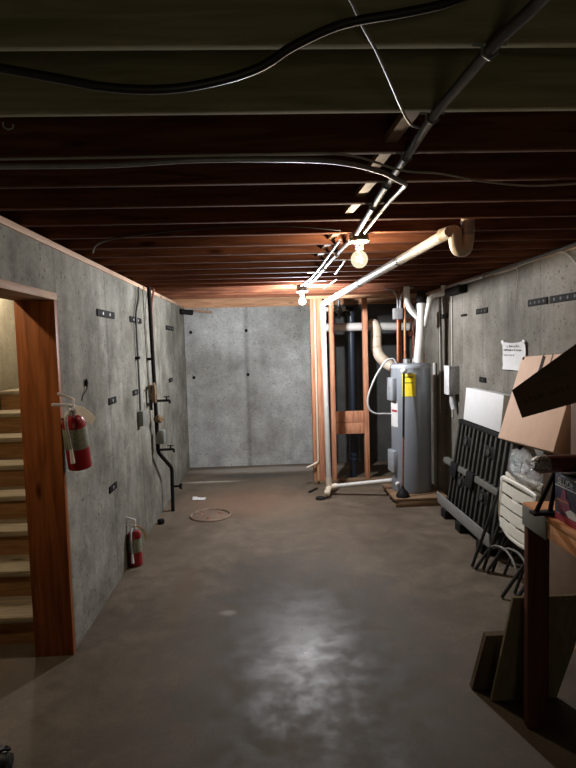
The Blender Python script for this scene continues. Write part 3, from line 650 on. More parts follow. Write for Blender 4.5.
MB().lathe([(0, 0), (0.055, 0), (0.055, 0.012), (0.045, 0.025), (0, 0.025)], (0.555, 5.98, 0)).build('black_disc', 'black', None, 'flat black disc on the floor under the open end of the drain pipe', 'disc')
m = MB(); m.tube(round_path([(0.598, 6.617, 2.2), (0.598, 6.617, 0.28), (0.45, 6.577, 0.22)], 0.03), 0.012, 8)
m.build('thin_riser_pipe', 'pvc_cream', None, 'thin cream pipe down the pale stud ending in a small left spout', 'pipe')
# valves in the dark behind the top of the studs
t = thing('valve_cluster', (0.95, 6.85, 2.1), 'dim pipes and valves behind the top of the studs', 'valves')
MB().tube([(0.72, 6.85, 2.14), (1.02, 6.85, 2.14)], 0.03, 10).build('pipe', 'pvc', t)
m = MB(); m.ball((0.92, 6.85, 2.13), 0.05, (1, 1, 0.9), 12); m.tube([(0.92, 6.85, 2.25), (0.92, 6.85, 2.02)], 0.018, 8); m.build('valve', 'conduit_dark', t)
m = MB(); m.tube([(1.0, 6.82, 2.15), (1.09, 6.80, 2.13)], 0.022, 8); m.ball((1.0, 6.82, 2.08), 0.035, (1, 1, 1), 12); m.build('handle', 'iron', t)

# ------------------------------------------------------------------ pipes behind the studs
m = MB(); t = thing('soil_pipe', (1.075, 6.95, 0), 'tall blue black pipe standing behind the stud wall', 'pipe')
MB().cyl((1.075, 6.95, 0), (1.085, 6.95, 2.14), 0.042, 18).build('pipe', 'abs', t)
MB().lathe([(0.042, 0), (0.055, 0.0), (0.057, 0.015), (0.055, 0.03), (0.046, 0.035), (0.046, 0.055), (0.055, 0.06), (0.055, 0.085), (0.042, 0.09)], (1.075, 6.95, 0.215), (0, 0, 1), 18).build('coupling', 'abs', t)
MB().lathe([(0.042, 0), (0.054, 0.0), (0.054, 0.06), (0.042, 0.07)], (1.084, 6.95, 2.06), (0, 0, 1), 18).build('coupling', 'abs', t)
t = thing('waste_pipe', (1.43, 6.85, 1.44), 'thick cream waste pipe crossing behind the studs and curving down to the heater', 'pipe')
MB().tube([(0.66, 6.86, 1.915), (1.33, 6.86, 1.915)], 0.052, 16).build('level_pipe', 'pvc', t)
MB().tube([(1.36, 6.86, 1.915), (1.80, 6.88, 1.90)], 0.050, 16).build('level_pipe', 'pvc', t)
MB().tube(smooth_path([(1.30, 6.86, 1.92), (1.345, 6.85, 1.945), (1.375, 6.84, 1.89), (1.378, 6.84, 1.80), (1.375, 6.82, 1.66), (1.40, 6.80, 1.56), (1.48, 6.76, 1.46), (1.55, 6.72, 1.41)], 6), 0.068, 18).build('bend', 'pvc_cream', t)
for c, n_ in (((1.378, 6.84, 1.78), (0.0, 0.0, 1)), ((1.376, 6.82, 1.66), (-0.1, 0.05, 1)), ((1.455, 6.775, 1.487), (-0.7, 0.3, 0.65))):
    c = V(c); n_ = V(n_).normalized(); MB().cyl(c - n_ * 0.012, c + n_ * 0.012, 0.0705, 18).build('joint', 'pvc_seam', t)
MB().tube([(1.53, 6.735, 1.425), (1.66, 6.66, 1.32), (1.69, 6.65, 1.0)], 0.07, 16).build('rusty_fitting', 'rust', t)

# ------------------------------------------------------------------ water heater
t = thing('timber_platform', (1.57, 5.87, 0), 'low timber platform on the floor under the water heater', 'platform')
MB().box(1.29, 1.85, 5.555, 6.20, 0.062, 0.09, 0.003).build('deck', 'pallet', t)
for y in (5.56, 5.86, 6.16): MB().box(1.30, 1.84, y, y + 0.036, 0.0, 0.0615, 0.003).build('bearer', 'pallet', t)
hx, hy, hz, hr = 1.565, 5.93, 0.0905, 0.213
wh = thing('water_heater', (hx, hy, hz), 'tall grey cylindrical water heater standing on the timber platform', 'water heater')
MB().lathe([(0, 0), (hr - 0.012, 0.0), (hr - 0.002, 0.006), (hr, 0.02), (hr, 1.36), (hr - 0.004, 1.375), (hr - 0.02, 1.388), (0, 1.394)], (hx, hy, hz), (0, 0, 1), 56).build('tank', 'heater', wh)
MB().lathe([(hr + 0.0005, 1.335), (hr + 0.003, 1.337), (hr + 0.003, 1.365), (hr - 0.004, 1.378)], (hx, hy, hz), (0, 0, 1), 56).build('lid_band', 'heater_panel', wh)
def on_tank(a, z0, z1, half, out, name, mat, thick=0.004):
    """curved plate on the tank round angle a (radians from +x)"""
    m = MB(); n = 8; g = []
    for i in range(n + 1):
        an = a + (i / n - 0.5) * 2 * half
        g.append((hx + (hr + out) * math.cos(an), hy + (hr + out) * math.sin(an)))
    rows = [[(p[0], p[1], z) for p in g] for z in (z0, z1)]
    m.sheet(rows, (math.cos(a) * thick, math.sin(a) * thick, 0)); return m.build(name, mat, wh)
A = math.radians
for z0, z1 in ((1.08, 1.33), (0.30, 0.54)):
    m = MB(); a = A(188); c = V((hx + hr * math.cos(a), hy + hr * math.sin(a), 0)); ra = V((math.cos(a), math.sin(a), 0)); ta = V((-ra.y, ra.x, 0))
    m.obox(c - ra * 0.03 - ta * 0.085 + V((0, 0, z0)), ra * 0.062, ta * 0.17, V((0, 0, z1 - z0)), 0.012); pnl = m.build('access_panel', 'heater_panel', wh)
    MB().obox(c + ra * 0.032 - ta * 0.012 + V((0, 0, (z0 + z1) / 2)), ra * 0.004, ta * 0.02, V((0, 0, 0.02))).build('screw', 'steel', pnl)
on_tank(A(196), 0.80, 1.06, 0.34, 0.001, 'sticker', 'white', 0.002)
on_tank(A(200), 0.96, 0.985, 0.22, 0.0035, 'red_stripe', 'redprint', 0.001)
on_tank(A(250), 1.135, 1.375, 0.33, 0.001, 'energy_label', 'yellow', 0.002)
on_tank(A(250), 1.335, 1.345, 0.22, 0.0035, 'label_line', 'tape', 0.001)
on_tank(A(250), 1.275, 1.283, 0.22, 0.0035, 'label_line', 'tape', 0.001)
on_tank(A(272), 1.41, 1.435, 0.16, 0.001, 'badge', 'greyplate', 0.002)
for nm, x, y, r_, h in (('inlet_nipple', 1.50, 5.90, 0.022, 0.05), ('outlet_nipple', 1.62, 6.0, 0.022, 0.05), ('vent_collar', 1.50, 5.82, 0.03, 0.05)):
    MB().lathe([(0, 0), (r_, 0), (r_, h), (0, h)], (x, y, hz + 1.388), (0, 0, 1), 14).build(nm, 'steel', wh)
MB().lathe([(0, 0), (0.016, 0), (0.018, 0.02), (0.013, 0.035), (0, 0.036)], (hx + hr * math.cos(A(214)), hy + hr * math.sin(A(214)), hz + 0.10), (math.cos(A(214)), math.sin(A(214)), 0), 12).build('drain_cock', 'tag', wh)
# plunger leaning on the heater
t = thing('plunger', (1.385, 5.64, 0.09), 'black plunger on the platform, its long handle leaning up the heater front', 'plunger')
MB().lathe([(0.066, 0.0), (0.071, 0.004), (0.068, 0.022), (0.052, 0.055), (0.030, 0.078), (0.020, 0.088), (0.014, 0.115), (0, 0.115)], (1.39, 5.635, 0.0905), (0, 0, 1), 24).build('cup', 'black', t)
MB().tube([(1.39, 5.635, 0.19), (1.412, 5.664, 0.72)], 0.0105, 10).build('handle_lower', 'rust', t)
MB().tube([(1.412, 5.664, 0.70), (1.432, 5.690, 1.38)], 0.0115, 10).build('handle', 'black', t)
MB().ball((1.433, 5.688, 1.41), 0.034, (1, 1, 0.9), 14).build('knob', 'white', t)

# pipes over the heater
py = 5.93
t = thing('copper_pipe', (1.425, py, 1.48), 'copper pipe rising from the heater left side to a grey box', 'pipe')
MB().cyl((1.43, py, 1.478), (1.435, py, 1.96), 0.015, 10).build('pipe', 'copper', t)
MB().cyl((1.465, py + 0.02, 1.478), (1.468, py + 0.02, 2.29), 0.012, 10).build('pipe', 'rust', t)
MB().box(1.385, 1.48, py - 0.035, py + 0.045, 1.955, 2.075, 0.006).build('junction_box', 'steel', t)
MB().tube(smooth_path([(1.435, py, 2.07), (1.43, py, 2.18), (1.39, py, 2.26), (1.30, py, 2.285)], 6), 0.009, 8).build('flex_lead', 'steel', t)
MB().tube(smooth_path([(1.46, py, 2.07), (1.47, py - 0.02, 2.2), (1.53, py - 0.03, 2.28), (1.60, py, 2.29)], 6), 0.012, 8).build('flex_lead', 'steel', t)
MB().cyl((1.50, 5.90, 1.535), (1.511, py, 2.294), 0.013, 10).build('supply_pipe', 'copper', None, 'slim copper pipe straight up from the heater top, middle of the bunch', 'pipe')
t = thing('supply_pipe', (1.62, 5.93, 1.53), 'dark pipe with elbow and red valve over the heater, left of the white vent', 'pipe')
MB().tube(round_path([(1.62, 6.0, 1.535), (1.612, 6.0, 2.13), (1.66, 6.02, 2.16)], 0.03), 0.014, 10).build('pipe', 'rust', t)
m = MB(); m.ball((1.585, 6.0, 1.80), 0.032, (1, 0.7, 1.1), 12); m.tube([(1.585, 6.0, 1.80), (1.617, 6.0, 1.78)], 0.012, 8); m.box(1.55, 1.612, 5.98, 6.02, 1.93, 1.97, 0.004)
m.build('red_valve', 'rust', t)
t = thing('vent_pipe', (1.65, 5.98, 1.48), 'wide white wrapped vent pipe with black top standing on the heater', 'pipe')
MB().tube(smooth_path([(1.625, 5.84, 1.482), (1.632, 5.84, 1.56), (1.650, 5.84, 1.73), (1.662, 5.84, 1.92), (1.667, 5.84, 2.12)], 6), 0.05, 18).build('pipe', 'pvc', t)
MB().lathe([(0, 0), (0.054, 0), (0.054, 0.08), (0.047, 0.09), (0.047, 0.13), (0, 0.13)], (1.667, 5.84, 2.115), (0, 0, 1), 18).build('cap', 'iron', t)
MB().tube(smooth_path([(1.515, 5.85, 2.294), (1.515, 5.85, 2.17), (1.55, 5.85, 2.06), (1.63, 5.85, 1.97)], 6), 0.034, 14).build('branch', 'pvc', t)
t = thing('relief_pipe', (1.74, 5.93, 1.9), 'white bent pipe climbing right from the vent pipe to the ceiling by the right wall', 'pipe')
MB().tube(round_path([(1.69, 5.82, 1.87), (1.745, 5.80, 2.14), (1.77, 5.80, 2.185), (1.88, 5.80, 2.215), (1.895, 5.80, 2.23), (1.895, 5.80, 2.294)], 0.03), 0.030, 14).build('pipe', 'pvc', t)
for c, n_ in (((1.747, 5.80, 2.15), (0.25, 0, 1)), ((1.865, 5.80, 2.211), (1, 0, 0.2))):
    c = V(c); n_ = V(n_).normalized(); MB().cyl(c - n_ * 0.025, c + n_ * 0.025, 0.035, 14).build('joint', 'pvc', t)
m = MB(); m.tube([(1.745, 6.06, 1.47), (1.75, 6.07, 1.93)], 0.014, 10); m.ball((1.75, 6.07, 1.94), 0.026, (1, 1, 1), 10)
m.build('overflow_pipe', 'copper', None, 'short copper pipe with dark top right of the white vent', 'pipe')
MB().tube(smooth_path([(1.40, 5.90, 1.487), (1.369, 5.90, 1.53), (1.30, 5.9, 1.515), (1.23, 5.9, 1.43), (1.155, 5.9, 1.30), (1.09, 5.9, 1.12), (1.10, 5.9, 1.0), (1.165, 5.9, 0.945), (1.27, 5.92, 0.935), (1.352, 5.93, 0.93)], 7), 0.0105, 10).build(
    'flexible_conduit', 'hose', None, 'pale flexible conduit looping out left of the heater', 'conduit')
MB().cyl((1.935, 6.27, 0.0), (1.935, 6.27, 1.46), 0.019, 12).build('wall_pipe', 'pvc', None, 'thin white pipe up the right wall just behind the heater', 'pipe')
for k, (y, mat) in enumerate(((6.12, 'wire'), (5.93, 'conduit_dark'), (5.72, 'wire'))):
    MB().cyl((XR - 0.010, y, 0.9), (XR - 0.010, y, 2.255), 0.007, 8).build('wall_conduit', mat, None, ['thin vertical line of pale conduit on the right wall nearest the heater', 'thin vertical dark conduit on the right wall, middle of three', 'thin vertical pale conduit on the right wall nearest the silver electrical box'][k], 'conduit', 'conduits down the right wall')

# ------------------------------------------------------------------ right wall fittings
t = thing('disconnect_box', (XR - 0.06, 5.60, 1.05), 'narrow silver electrical box on the right wall above the black rack', 'electrical box')
MB().box(XR - 0.10, XR - 0.001, 5.53, 5.67, 1.16, 1.45, 0.006).build('box', 'steel', t)
MB().box(XR - 0.112, XR - 0.101, 5.525, 5.675, 1.155, 1.455, 0.003).build('cover', 'alu', t)
MB().tube([(XR - 0.05, 5.60, 1.15), (XR - 0.05, 5.60, 1.08), (XR - 0.04, 5.58, 1.0)], 0.03, 12).build('nipple', 'hose', t)
t = thing('wall_notice', (XR - 0.003, 4.27, 1.46), 'white paper notice with handwritten lines taped to the right wall', 'notice')
grid = []
for i in range(8):
    z = 1.462 + 0.228 * i / 7; row = []
    for j in range(8):
        y = 4.475 - 0.40 * j / 7
        row.append((XR - 0.004 - 0.012 * abs(math.sin(j * 0.9 + i * 0.25)) - (0.012 if i in (0, 7) else 0), y + 0.008 * math.sin(i), z - 0.014 * math.sin(math.pi * j / 7) * (i / 7)))
    grid.append(row)
MB().sheet(grid, (0.0012, 0, 0)).build('sheet', 'paper', t)
for k, (z, y0, y1) in enumerate(((1.645, 4.38, 4.17), (1.615, 4.44, 4.14), (1.575, 4.44, 4.25))):
    m = MB(); y = y0
    while y > y1:
        wv = random.uniform(0.012, 0.022); hh = random.uniform(0.010, 0.018)
        m.tube([(XR - 0.0195, y, z + random.uniform(-0.004, 0.0)), (XR - 0.0195, y - wv * 0.3, z + hh), (XR - 0.0195, y - wv * 0.7, z - 0.002), (XR - 0.0195, y - wv, z + hh * 0.6)], 0.0015 if k < 2 else 0.0010, 5); y -= wv + random.choice((0.004, 0.006, 0.018))
    m.build('writing', 'ink', t)
for y in (4.46, 4.09):
    MB().obox((XR - 0.014, y, 1.675), (0.0, 0.035, 0.012), (0, -0.006, 0.014), (0.010, 0, 0)).build('tape', 'tag', t)
t = thing('ceiling_conduit', (1.94, 4.5, 2.27), 'grey conduit and clips along the top of the right wall', 'conduit')
MB().tube(smooth_path([(1.93, 2.6, 2.285), (1.93, 3.372, 2.28), (1.93, 4.2, 2.275), (1.925, 5.0, 2.27), (1.935, 5.7, 2.25), (1.94, 6.1, 2.235)], 6), 0.012, 10).build('pipe', 'conduit_dark', t)
MB().tube([(1.905, 4.75, 2.258), (1.90, 5.6, 2.258)], 0.017, 10).build('sleeve', 'steel', t)
MB().box(1.87, 1.955, 5.28, 5.70, 2.17, 2.245, 0.006).build('hanger_box', 'iron', t)
MB().tube(smooth_path([(1.945, 4.62, 2.255), (1.945, 4.30, 2.25), (1.945, 4.1, 2.262), (1.945, 3.72, 2.272), (1.945, 3.56, 2.262), (1.945, 3.45, 2.21), (1.945, 3.36, 2.13)], 7), 0.006, 8).build(
    'wall_cable', 'wire', None, 'thin pale cable looping along the top of the right wall', 'cable')
MB().tube(smooth_path([(1.95, 4.26, 2.258), (1.95, 4.20, 2.22), (1.95, 4.22, 2.10), (1.95, 4.25, 1.93)], 7), 0.003, 6).build(
    'hanging_string', 'wire', None, 'very thin cord hanging down the right wall above the notice', 'cord')

# ------------------------------------------------------------------ leaning rack of black slats
t = thing('slat_rack', (1.76, 4.63, 0), 'large black slatted rack with grey rails leaning on the right wall', 'rack')
pb, pt = V((1.712, 0, 0.10)), V((1.845, 0, 0.955))            # bottom and top of the front face (x, z)
up = (pt - pb); nrm = V((-up.z, 0, up.x)).normalized()        # towards the room
dep = V((0.05, 0, -0.008))
def P(y, q, out=0.0): return V((pb.x + up.x * q, y, pb.z + up.z * q)) + nrm * out
ys0, ys1, nsl = 5.20, 4.06, 13
for k in range(nsl):
    y = ys0 + (ys1 - ys0) * k / (nsl - 1)
    MB().obox(P(y + 0.018, 0.02), P(y, 0.985) - P(y, 0.02), V((0, -0.036, 0)), dep, 0.004).build('slat', 'black_rib', t)
for q in (0.30, 0.74):
    for y in (4.93, 4.42):
        MB().obox(P(y + 0.085, q, 0.004), P(0, q + 0.11) - P(0, q), V((0, -0.17, 0)), V((0.03, 0, 0)), 0.006).build('latch_plate', 'black', t)
        MB().lathe([(0.018, 0), (0.03, 0.0), (0.03, 0.012), (0.018, 0.012)], P(y, q + 0.06, 0.005), nrm, 14).build('latch_ring', 'black_rib', t)
MB().obox(P(5.22, 0.955, 0.003), P(0, 1.0) - P(0, 0.955), V((0, ys1 - ys0 - 0.04, 0)), V((0.075, 0, 0)), 0.004).build('top_rail', 'black', t)
MB().obox(P(5.45, 0.45, 0.012), P(0, 0.51) - P(0, 0.45), V((0, -1.42, 0)), V((0.05, 0, 0)), 0.005).build('middle_rail', 'greyrail', t)
for y in (5.20, 4.79):
    MB().obox(P(y, 0.36, 0.030), P(0, 0.52) - P(0, 0.36), V((0, -0.17, 0)), V((0.04, 0, 0)), 0.012).build('clamp_block', 'black', t)
MB().obox(P(5.40, -0.02, 0.022), V((-0.012, 0, 0.115)), V((0, -1.30, 0)), V((0.012, 0, 0)), 0.002).build('bottom_channel', 'greytray', t)
MB().obox(P(5.40, -0.02, 0.022), V((0.085, 0, 0.0)), V((0, -1.30, 0)), V((0.0, 0, 0.012)), 0.002).build('channel_base', 'greytray', t)
for y in (5.20, 4.80, 4.30):
    MB().box(1.665, 1.80, y - 0.09, y + 0.04, 0.0, 0.083, 0.008).build('foot', 'black', t)
MB().obox((1.765, 5.16, 0.10), up, V((0, -1.06, 0)), V((0.07, 0, 0)), 0.004).build('back_panel', 'black', t)
# white box on the rack
o = V((1.845, 5.10, 0.966)); u = V((0.0, -0.82, 0.0)); vv = V((0.022, -0.02, 0.300)); ww = V((0.085, 0, -0.004))
MB().obox(o, u, vv, ww, 0.003).build('white_box', 'white', None, 'long white cardboard box lying on top of the black slatted rack', 'box')

# tall carton that carries the tan one
MB().box(1.72, 1.955, 2.95, 3.355, 0.0, 1.005, 0.004).build('tall_carton', 'carton_dark', None, 'tall dark brown carton against the right wall behind the folding chairs', 'carton')
t = thing('tan_carton', (1.70, 3.4, 1.03), 'big flat tan cardboard carton leaning on the right wall right of the white box', 'carton')
BL, BR, TL = V((1.60, 3.75, 1.022)), V((1.60, 3.01, 1.062)), V((1.815, 3.84, 1.580))
uu, vv = BR - BL, TL - BL
nn = vv.cross(uu).normalized()
if nn.x < 0: nn = -nn
m = MB(); m.obox(BL, uu, vv, nn * 0.115, 0.004); m.build('body', 'carton', t)
MB().obox(BL + uu * 0.40 + vv * 0.80 - nn * 0.002, uu * 0.055 - vv * 0.02, vv * 0.198, nn * 0.003).build('tape_strip', 'tape', t)
MB().obox(BL + uu * 0.56 + vv * 0.86 - nn * 0.002, uu * 0.02, vv * 0.138, nn * 0.003).build('tape_strip', 'carton_brown', t)
MB().lathe([(0, 0), (0.012, 0), (0.012, 0.003), (0, 0.003)], BL + uu * 0.04 + vv * 0.975 - nn * 0.003, nn, 10).build('handle_hole', 'tape', t)

# ------------------------------------------------------------------ folding chairs
def chair(dx, dy, label):
    t = thing('folding_chair', (1.52 + dx, 3.72 + dy, 0), label, 'chair', 'folding chairs against the right wall')
    f0, f1 = 3.93 + dy, 3.47 + dy
    def q(y, s): return (1.505 + dx + (0.57 * s if s < 0.36 else 0.205 + 0.14 * (s - 0.36)), y, 0.008 + 0.80 * s)
    for y in (f0, f1): MB().tube([q(y, 0), q(y, 0.36), q(y, 0.92)], 0.0125, 10).build('leg', 'frame', t)
    for y in (f0 - 0.05, f1 + 0.05): MB().tube([(1.615 + dx, y, 0.008), (1.735 + dx, y, 0.33), (1.765 + dx, y, 0.60)], 0.011, 10).build('leg', 'frame', t)
    MB().tube([(1.50 + dx, f0 + 0.05, 0.010), (1.735 + dx, f0 + 0.045, 0.66)], 0.0125, 10).build('side_rail', 'frame', t)
    for s in (0.20, 0.34):
        a, b = V(q(f0, s)), V(q(f1, s))
        MB().tube(smooth_path([a, a.lerp(b, 0.2) + V((0.01, 0, 0.045)), a.lerp(b, 0.5) + V((0.02, 0, 0.06)), a.lerp(b, 0.8) + V((0.01, 0, 0.03)), b + V((0, 0, -0.04))], 6), 0.009, 8).build('stretcher', 'greyrail', t)
    # moulded back: rounded frame, three slats, two rows of gaps
    z0, z1 = 0.315, 0.685
    def bx(z): return 1.695 + dx + 0.10 * (z - 0.3)
    bk = None
    pts = [(f0 + 0.01, z0 + 0.10), (f0 + 0.02, z1 - 0.05), (f0 - 0.01, z1), (f1 + 0.01, z1 + 0.0), (f1 - 0.02, z1 - 0.05), (f1 - 0.01, z0 + 0.03), (f1 + 0.05, z0), (f0 - 0.14, z0)]
    ring = smooth_path([(bx(z), y, z) for y, z in pts], 5, True)
    bk = MB().tube(ring, 0.022, 10, closed=True).build('backrest', 'chairwhite', t)
    for z, h in ((z0 + 0.055, 0.062), (z0 + 0.140, 0.066), (z0 + 0.225, 0.066), (z0 + 0.312, 0.062)):
        rows = [[(bx(zz) - 0.018 - 0.012 * math.sin(math.pi * j / 6), f0 + (f1 - f0) * j / 6, zz) for j in range(7)] for zz in (z - h / 2, z, z + h / 2)]
        MB().sheet(rows, (0.016, 0, 0)).build('slat', 'chairwhite', bk)
    for z in (z0 + 0.10, z0 + 0.272):
        MB().box(bx(z) - 0.024, bx(z) + 0.006, (f0 + f1) / 2 - 0.05, (f0 + f1) / 2 + 0.05, z - 0.03, z + 0.03, 0.006).build('link', 'chairwhite', bk)
    MB().box(bx(0.73) - 0.02, bx(0.73) + 0.012, f1 + 0.03, f0 - 0.03, 0.706, 0.745, 0.008).build('seat', 'chairwhite', t)
    return t
c1 = chair(0.0, 0.0, 'folding chair with white slatted back and dark tube legs, frontmost, beside the workbench')
copy_thing(c1, (0.062, -0.06, 0), 'folding chair with white back tucked behind the front one, closer to the right wall')

# clear plastic bag on the chairs
random.seed(11)
bm = bmesh.new()
bmesh.ops.create_icosphere(bm, subdivisions=4, radius=1)
from mathutils import noise as mn
for v in bm.verts:
    d_ = v.co.normalized()
    k = 1 + 0.30 * mn.noise(d_ * 2.3) + 0.16 * mn.noise(d_ * 6.1 + V((3, 1, 2))) + 0.07 * mn.noise(d_ * 14)
    v.co = V((d_.x * 0.055 * k, d_.y * 0.20 * k, max(-0.085, d_.z * 0.125 * k)))
mb = MB(); mb.bm.free(); mb.bm = bm
bmesh.ops.translate(bm, verts=bm.verts[:], vec=V((1.655, 3.46, 0.86)))
mb.build('plastic_bag', 'film', None, 'crumpled clear plastic bag on top of the white folding chairs', 'plastic bag', sharp=180)

# ------------------------------------------------------------------ workbench
t = thing('workbench', (1.45, 1.7, 0), 'orange timber workbench at the right edge with grey corner plate', 'workbench')
bx0, bx1, by0, by1, bz = 1.09, 1.90, 0.9, 2.30, 1.0
MB().box(bx0, bx1, by0, by1, bz - 0.022, bz, 0.003).build('top', 'bench', t)
MB().box(bx0 + 0.004, bx0 + 0.042, by0 + 0.02, by1 - 0.004, bz - 0.090, bz - 0.023, 0.003).build('apron', 'bench', t)
MB().box(bx0 + 0.11, bx1 - 0.125, by1 - 0.042, by1 - 0.004, bz - 0.090, bz - 0.023, 0.003).build('apron', 'bench_leg', t)
MB().box(bx0 - 0.001, bx0 + 0.0035, by1 - 0.20, by1 + 0.002, bz - 0.098, bz - 0.010, 0.001).build('corner_plate', 'greyplate', t)
MB().box(bx0 + 0.005, bx0 + 0.100, by1 - 0.041, by1 - 0.003, 0.0, bz - 0.091, 0.003).build('leg', 'bench_leg', t)
MB().box(bx1 - 0.12, bx1 - 0.02, by1 - 0.041, by1 - 0.003, 0.0, bz - 0.023, 0.003).build('leg', 'bench_leg', t)
# boards leaning behind the bench leg
m = MB(); z1 = 0.555
m.prism([(1.015, 2.455, 0.0), (1.065, 2.335, z1), (1.40, 2.335, z1), (1.385, 2.40, 0.28), (1.33, 2.455, 0.0)], (0, 0.014, 0.003))
m.build('plywood_sheet', 'ply', None, 'plain plywood sheet leaning behind the workbench leg', 'board')
MB().prism([(0.955, 2.545, 0.0), (1.005, 2.490, 0.30), (1.22, 2.490, 0.30), (1.22, 2.545, 0.0)], (0, 0.03, 0.006)).build('dark_board', 'ply_dark', None, 'short dark board sticking out left behind the plywood sheet', 'board')
for k, (x, y0, y1, a) in enumerate(((1.62, 2.55, 3.05, 0.02), (1.70, 2.50, 3.0, -0.01), (1.79, 2.62, 3.02, 0.03))):
    MB().obox((x, y0, 0.0), (0.062, 0, 0), (a, y1 - y0, 0), (0, 0, 0.022), 0.002).build('floor_plank', 'pallet', None, 'short timber plank on the floor under the workbench, ' + ['leftmost of three', 'middle of three', 'rightmost of three'][k], 'plank', 'planks under the workbench')

bz = 0.957
# blue printed box on the bench
t = thing('printed_box', (1.235, 2.0, bz), 'navy printed box with white lettering on the corner of the workbench', 'box')
X0 = 1.182
MB().box(X0, 1.292, 1.80, 2.205, bz + 0.0005, bz + 0.198, 0.002).build('carton', 'bluebox', t)
MB().box(X0 - 0.0012, X0, 1.80, 2.203, bz + 0.001, bz + 0.030).build('red_band', 'redprint', t)
MB().box(X0 - 0.0014, X0, 1.80, 2.200, bz + 0.142, bz + 0.146).build('white_line', 'whiteprint', t)
MB().box(X0 - 0.0014, X0, 1.80, 2.16, bz + 0.186, bz + 0.189).build('white_line', 'whiteprint', t)
MB().prism([(X0, 2.165, bz + 0.045), (X0, 2.17, bz + 0.085), (X0, 2.155, bz + 0.105), (X0, 2.145, bz + 0.135), (X0, 2.125, bz + 0.138), (X0, 2.115, bz + 0.105), (X0, 2.095, bz + 0.09), (X0, 2.09, bz + 0.06), (X0, 2.11, bz + 0.035)], (-0.0014, 0, 0)).build('red_picture', 'plumprint', t)
MB().prism([(X0, 2.19, bz + 0.082), (X0, 2.19, bz + 0.087), (X0, 2.10, bz + 0.092), (X0, 2.10, bz + 0.086)], (-0.0022, 0, 0)).build('gold_line', 'goldprint', t)
MB().prism([(X0, 2.10, bz + 0.032), (X0, 2.12, bz + 0.05), (X0, 2.09, bz + 0.065), (X0, 2.05, bz + 0.06), (X0, 2.04, bz + 0.032)], (-0.002, 0, 0)).build('white_patch', 'whiteprint', t)
fc = bpy.data.curves.new('lettering', 'FONT'); fc.body = 'SLUDE'; fc.size = 0.040; fc.extrude = 0.0006; fc.shear = 0.25
tmp = bpy.data.objects.new('lettering_source', fc); COL.objects.link(tmp)
bpy.context.view_layer.update()
fm = bpy.data.meshes.new_from_object(tmp.evaluated_get(bpy.context.evaluated_depsgraph_get())); bpy.data.objects.remove(tmp)
fm.materials.clear()
fo = bpy.data.objects.new('lettering', fm); COL.objects.link(fo); fo.parent = t
fo.location = V((X0 - 0.001, 2.185, bz + 0.152)) - V(t.location); fo.rotation_euler = (math.radians(90), 0, math.radians(-90))
fo.data.materials.append(M['whiteprint'])
# black case and carton behind it
t = thing('black_case', (1.5, 2.1, bz), 'black case on the workbench behind the navy printed box', 'case')
MB().box(1.31, 1.72, 1.90, 2.26, bz + 0.0005, bz + 0.235, 0.015).build('shell', 'black', t)
MB().tube([(1.306, 2.14, bz + 0.15), (1.300, 2.14, bz + 0.12), (1.300, 2.02, bz + 0.12), (1.306, 2.02, bz + 0.15)], 0.005, 8).build('handle', 'iron', t)
t = thing('brown_carton', (1.46, 2.14, bz + 0.236), 'dark brown carton standing on the black case at the right edge', 'carton')
MB().box(1.30, 1.66, 2.0, 2.30, bz + 0.236, 1.500, 0.003).build('body', 'carton_brown', t)
MB().box(1.2985, 1.30, 2.13, 2.17, bz + 0.24, 1.48).build('tape_strip', 'carton_dark', t)
# maroon roll
t = thing('wrapped_roll', (1.2, 2.17, bz + 0.199), 'maroon wrapped roll with shiny foil end lying on the navy box', 'roll')
MB().tube([(1.095, 2.165, bz + 0.236), (1.306, 2.165, bz + 0.236)], 0.036, 16).build('roll', 'darkred', t)
MB().lathe([(0.0, -0.03), (0.02, -0.028), (0.034, -0.01), (0.038, 0.0), (0.0375, 0.03), (0.036, 0.035)], (1.095, 2.165, bz + 0.236), (1, 0, 0), 12).build('foil_end', 'silver', t)
# black clamp with two bars
t = thing('bar_clamp', (1.19, 2.25, bz), 'black two legged clamp standing on the workbench corner left of the navy box', 'clamp')
MB().tube([(1.125, 2.25, bz + 0.012), (1.215, 2.262, bz + 0.185)], 0.010, 8).build('bar', 'black', t)
MB().tube([(1.185, 2.25, bz + 0.012), (1.222, 2.262, bz + 0.175)], 0.010, 8).build('bar', 'black', t)
MB().box(1.105, 1.21, 2.225, 2.275, bz + 0.0005, bz + 0.014, 0.003).build('base', 'black', t)
MB().ball((1.22, 2.262, bz + 0.186), 0.018, (1.2, 1, 1), 10).build('pivot', 'black', t)
for nm, p in (('printed_box', (1.163, 1.884, 1.0002)), ('black_case', (1.413, 1.978, 1.0002)), ('brown_carton', (1.375, 2.016, 1.2225)), ('wrapped_roll', (1.130, 2.044, 1.188)), ('bar_clamp', (1.121, 2.12, 1.0002))):
    q = bpy.data.objects[nm]; q.location = p; q.scale = (0.942,) * 3
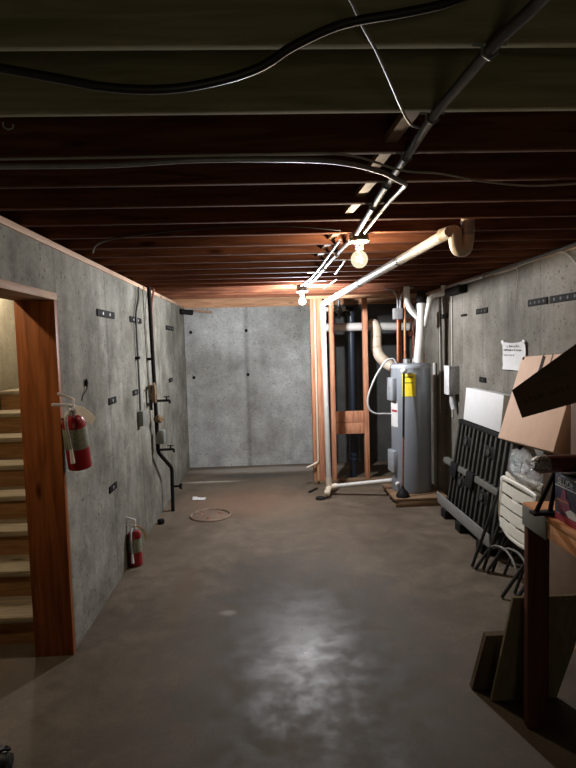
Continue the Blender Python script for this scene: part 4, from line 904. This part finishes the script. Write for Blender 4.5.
# dark carton tilted on the brown one
t = thing('tilted_carton', (1.1, 2.0, 1.40), 'long dark carton tilted on top of the brown carton, jutting left over the workbench', 'carton')
an = math.radians(19); ps = math.radians(30)
ud = V((math.cos(an) * math.cos(ps), -math.cos(an) * math.sin(ps), math.sin(an))); nd = V((math.sin(ps), math.cos(ps), 0)); vd = nd.cross(ud)
if vd.z < 0: vd = -vd
o = V((0.945, 2.0, 1.409))
MB().obox(o, ud * 0.50, vd * 0.109, nd * 0.15, 0.002).build('body', 'carton_dark', t)
tl = o + vd * 0.109
MB().prism([tl + V((0, 0, 0.0)), tl + ud * 0.48, tl + ud * 0.48 + vd * 0.17, tl + ud * 0.01 + vd * 0.004], nd * 0.005).build('flap', 'carton_dark', t)
random.seed(5)
for k in range(8):
    p = o + ud * (0.04 + 0.026 * k + (0.03 if k > 3 else 0)) * 0.7 + vd * (0.045 + 0.004 * (k % 2)) - nd * 0.0012
    m = MB(); m.prism([p, p + ud * 0.004, p + ud * 0.004 + vd * 0.009, p + ud * 0.015 + vd * 0.009, p + ud * 0.015 + vd * 0.013, p + ud * 0.004 + vd * 0.013, p + ud * 0.004 + vd * 0.022, p + vd * 0.022], nd * 0.0013); m.build('printed_mark', 'mark', t)


# ------------------------------------------------------------------ lights
def point(name, loc, power, col, rad):
    l = bpy.data.lights.new(name, 'POINT'); l.energy = power; l.color = col; l.shadow_soft_size = rad
    o = bpy.data.objects.new(name, l); COL.objects.link(o); o.location = loc; return o
point('warm_bulb_light', (0.525, 3.03, ZJ - 0.134), 36, (1.0, 0.80, 0.56), 0.03)
point('cool_bulb_light', (0.375, 5.468, ZJ - 0.156), 430, (0.95, 0.965, 1.0), 0.022)
point('stairwell_light', (-1.74, 2.50, 2.42), 24, (1.0, 0.83, 0.58), 0.03)
point('landing_light', (-2.05, 4.9, 2.40), 40, (1.0, 0.89, 0.70), 0.05)
l = bpy.data.lights.new('added_fill_light', 'AREA'); l.energy = 5; l.size = 0.9; l.color = (1.0, 0.9, 0.62)  # unseen fill added behind the camera for the near joists, no window there
o = bpy.data.objects.new('added_fill_light', l); COL.objects.link(o); o.location = (0.3, YF + 0.05, 0.55); o.rotation_euler = (math.radians(90), 0, 0)
wd = bpy.data.worlds.new('World'); S.world = wd; wd.use_nodes = True
wd.node_tree.nodes['Background'].inputs['Color'].default_value = (0.01, 0.01, 0.01, 1)

# ------------------------------------------------------------------ camera
cd = bpy.data.cameras.new('camera'); co = bpy.data.objects.new('camera', cd); COL.objects.link(co)
R_, U_, F_ = V((0.99882, -0.04033, -0.02722)), V((0.0299, 0.06761, 0.99726)), V((0.03838, 0.9969, -0.06874))
mat = Matrix((R_, U_, -F_)).transposed().to_4x4(); mat.translation = V((0, 0, 1.70))
co.matrix_world = mat
cd.sensor_fit = 'HORIZONTAL'; cd.sensor_width = 36; cd.lens = 36 * 550.71 / 576; cd.clip_start = 0.02
S.camera = co
S.view_settings.view_transform = 'Standard'; S.view_settings.look = 'None'; S.view_settings.gamma = 1; S.view_settings.use_curve_mapping = False
S.view_settings.exposure = 0.0
S.cycles.use_denoising = True
S.cycles.max_bounces = 8
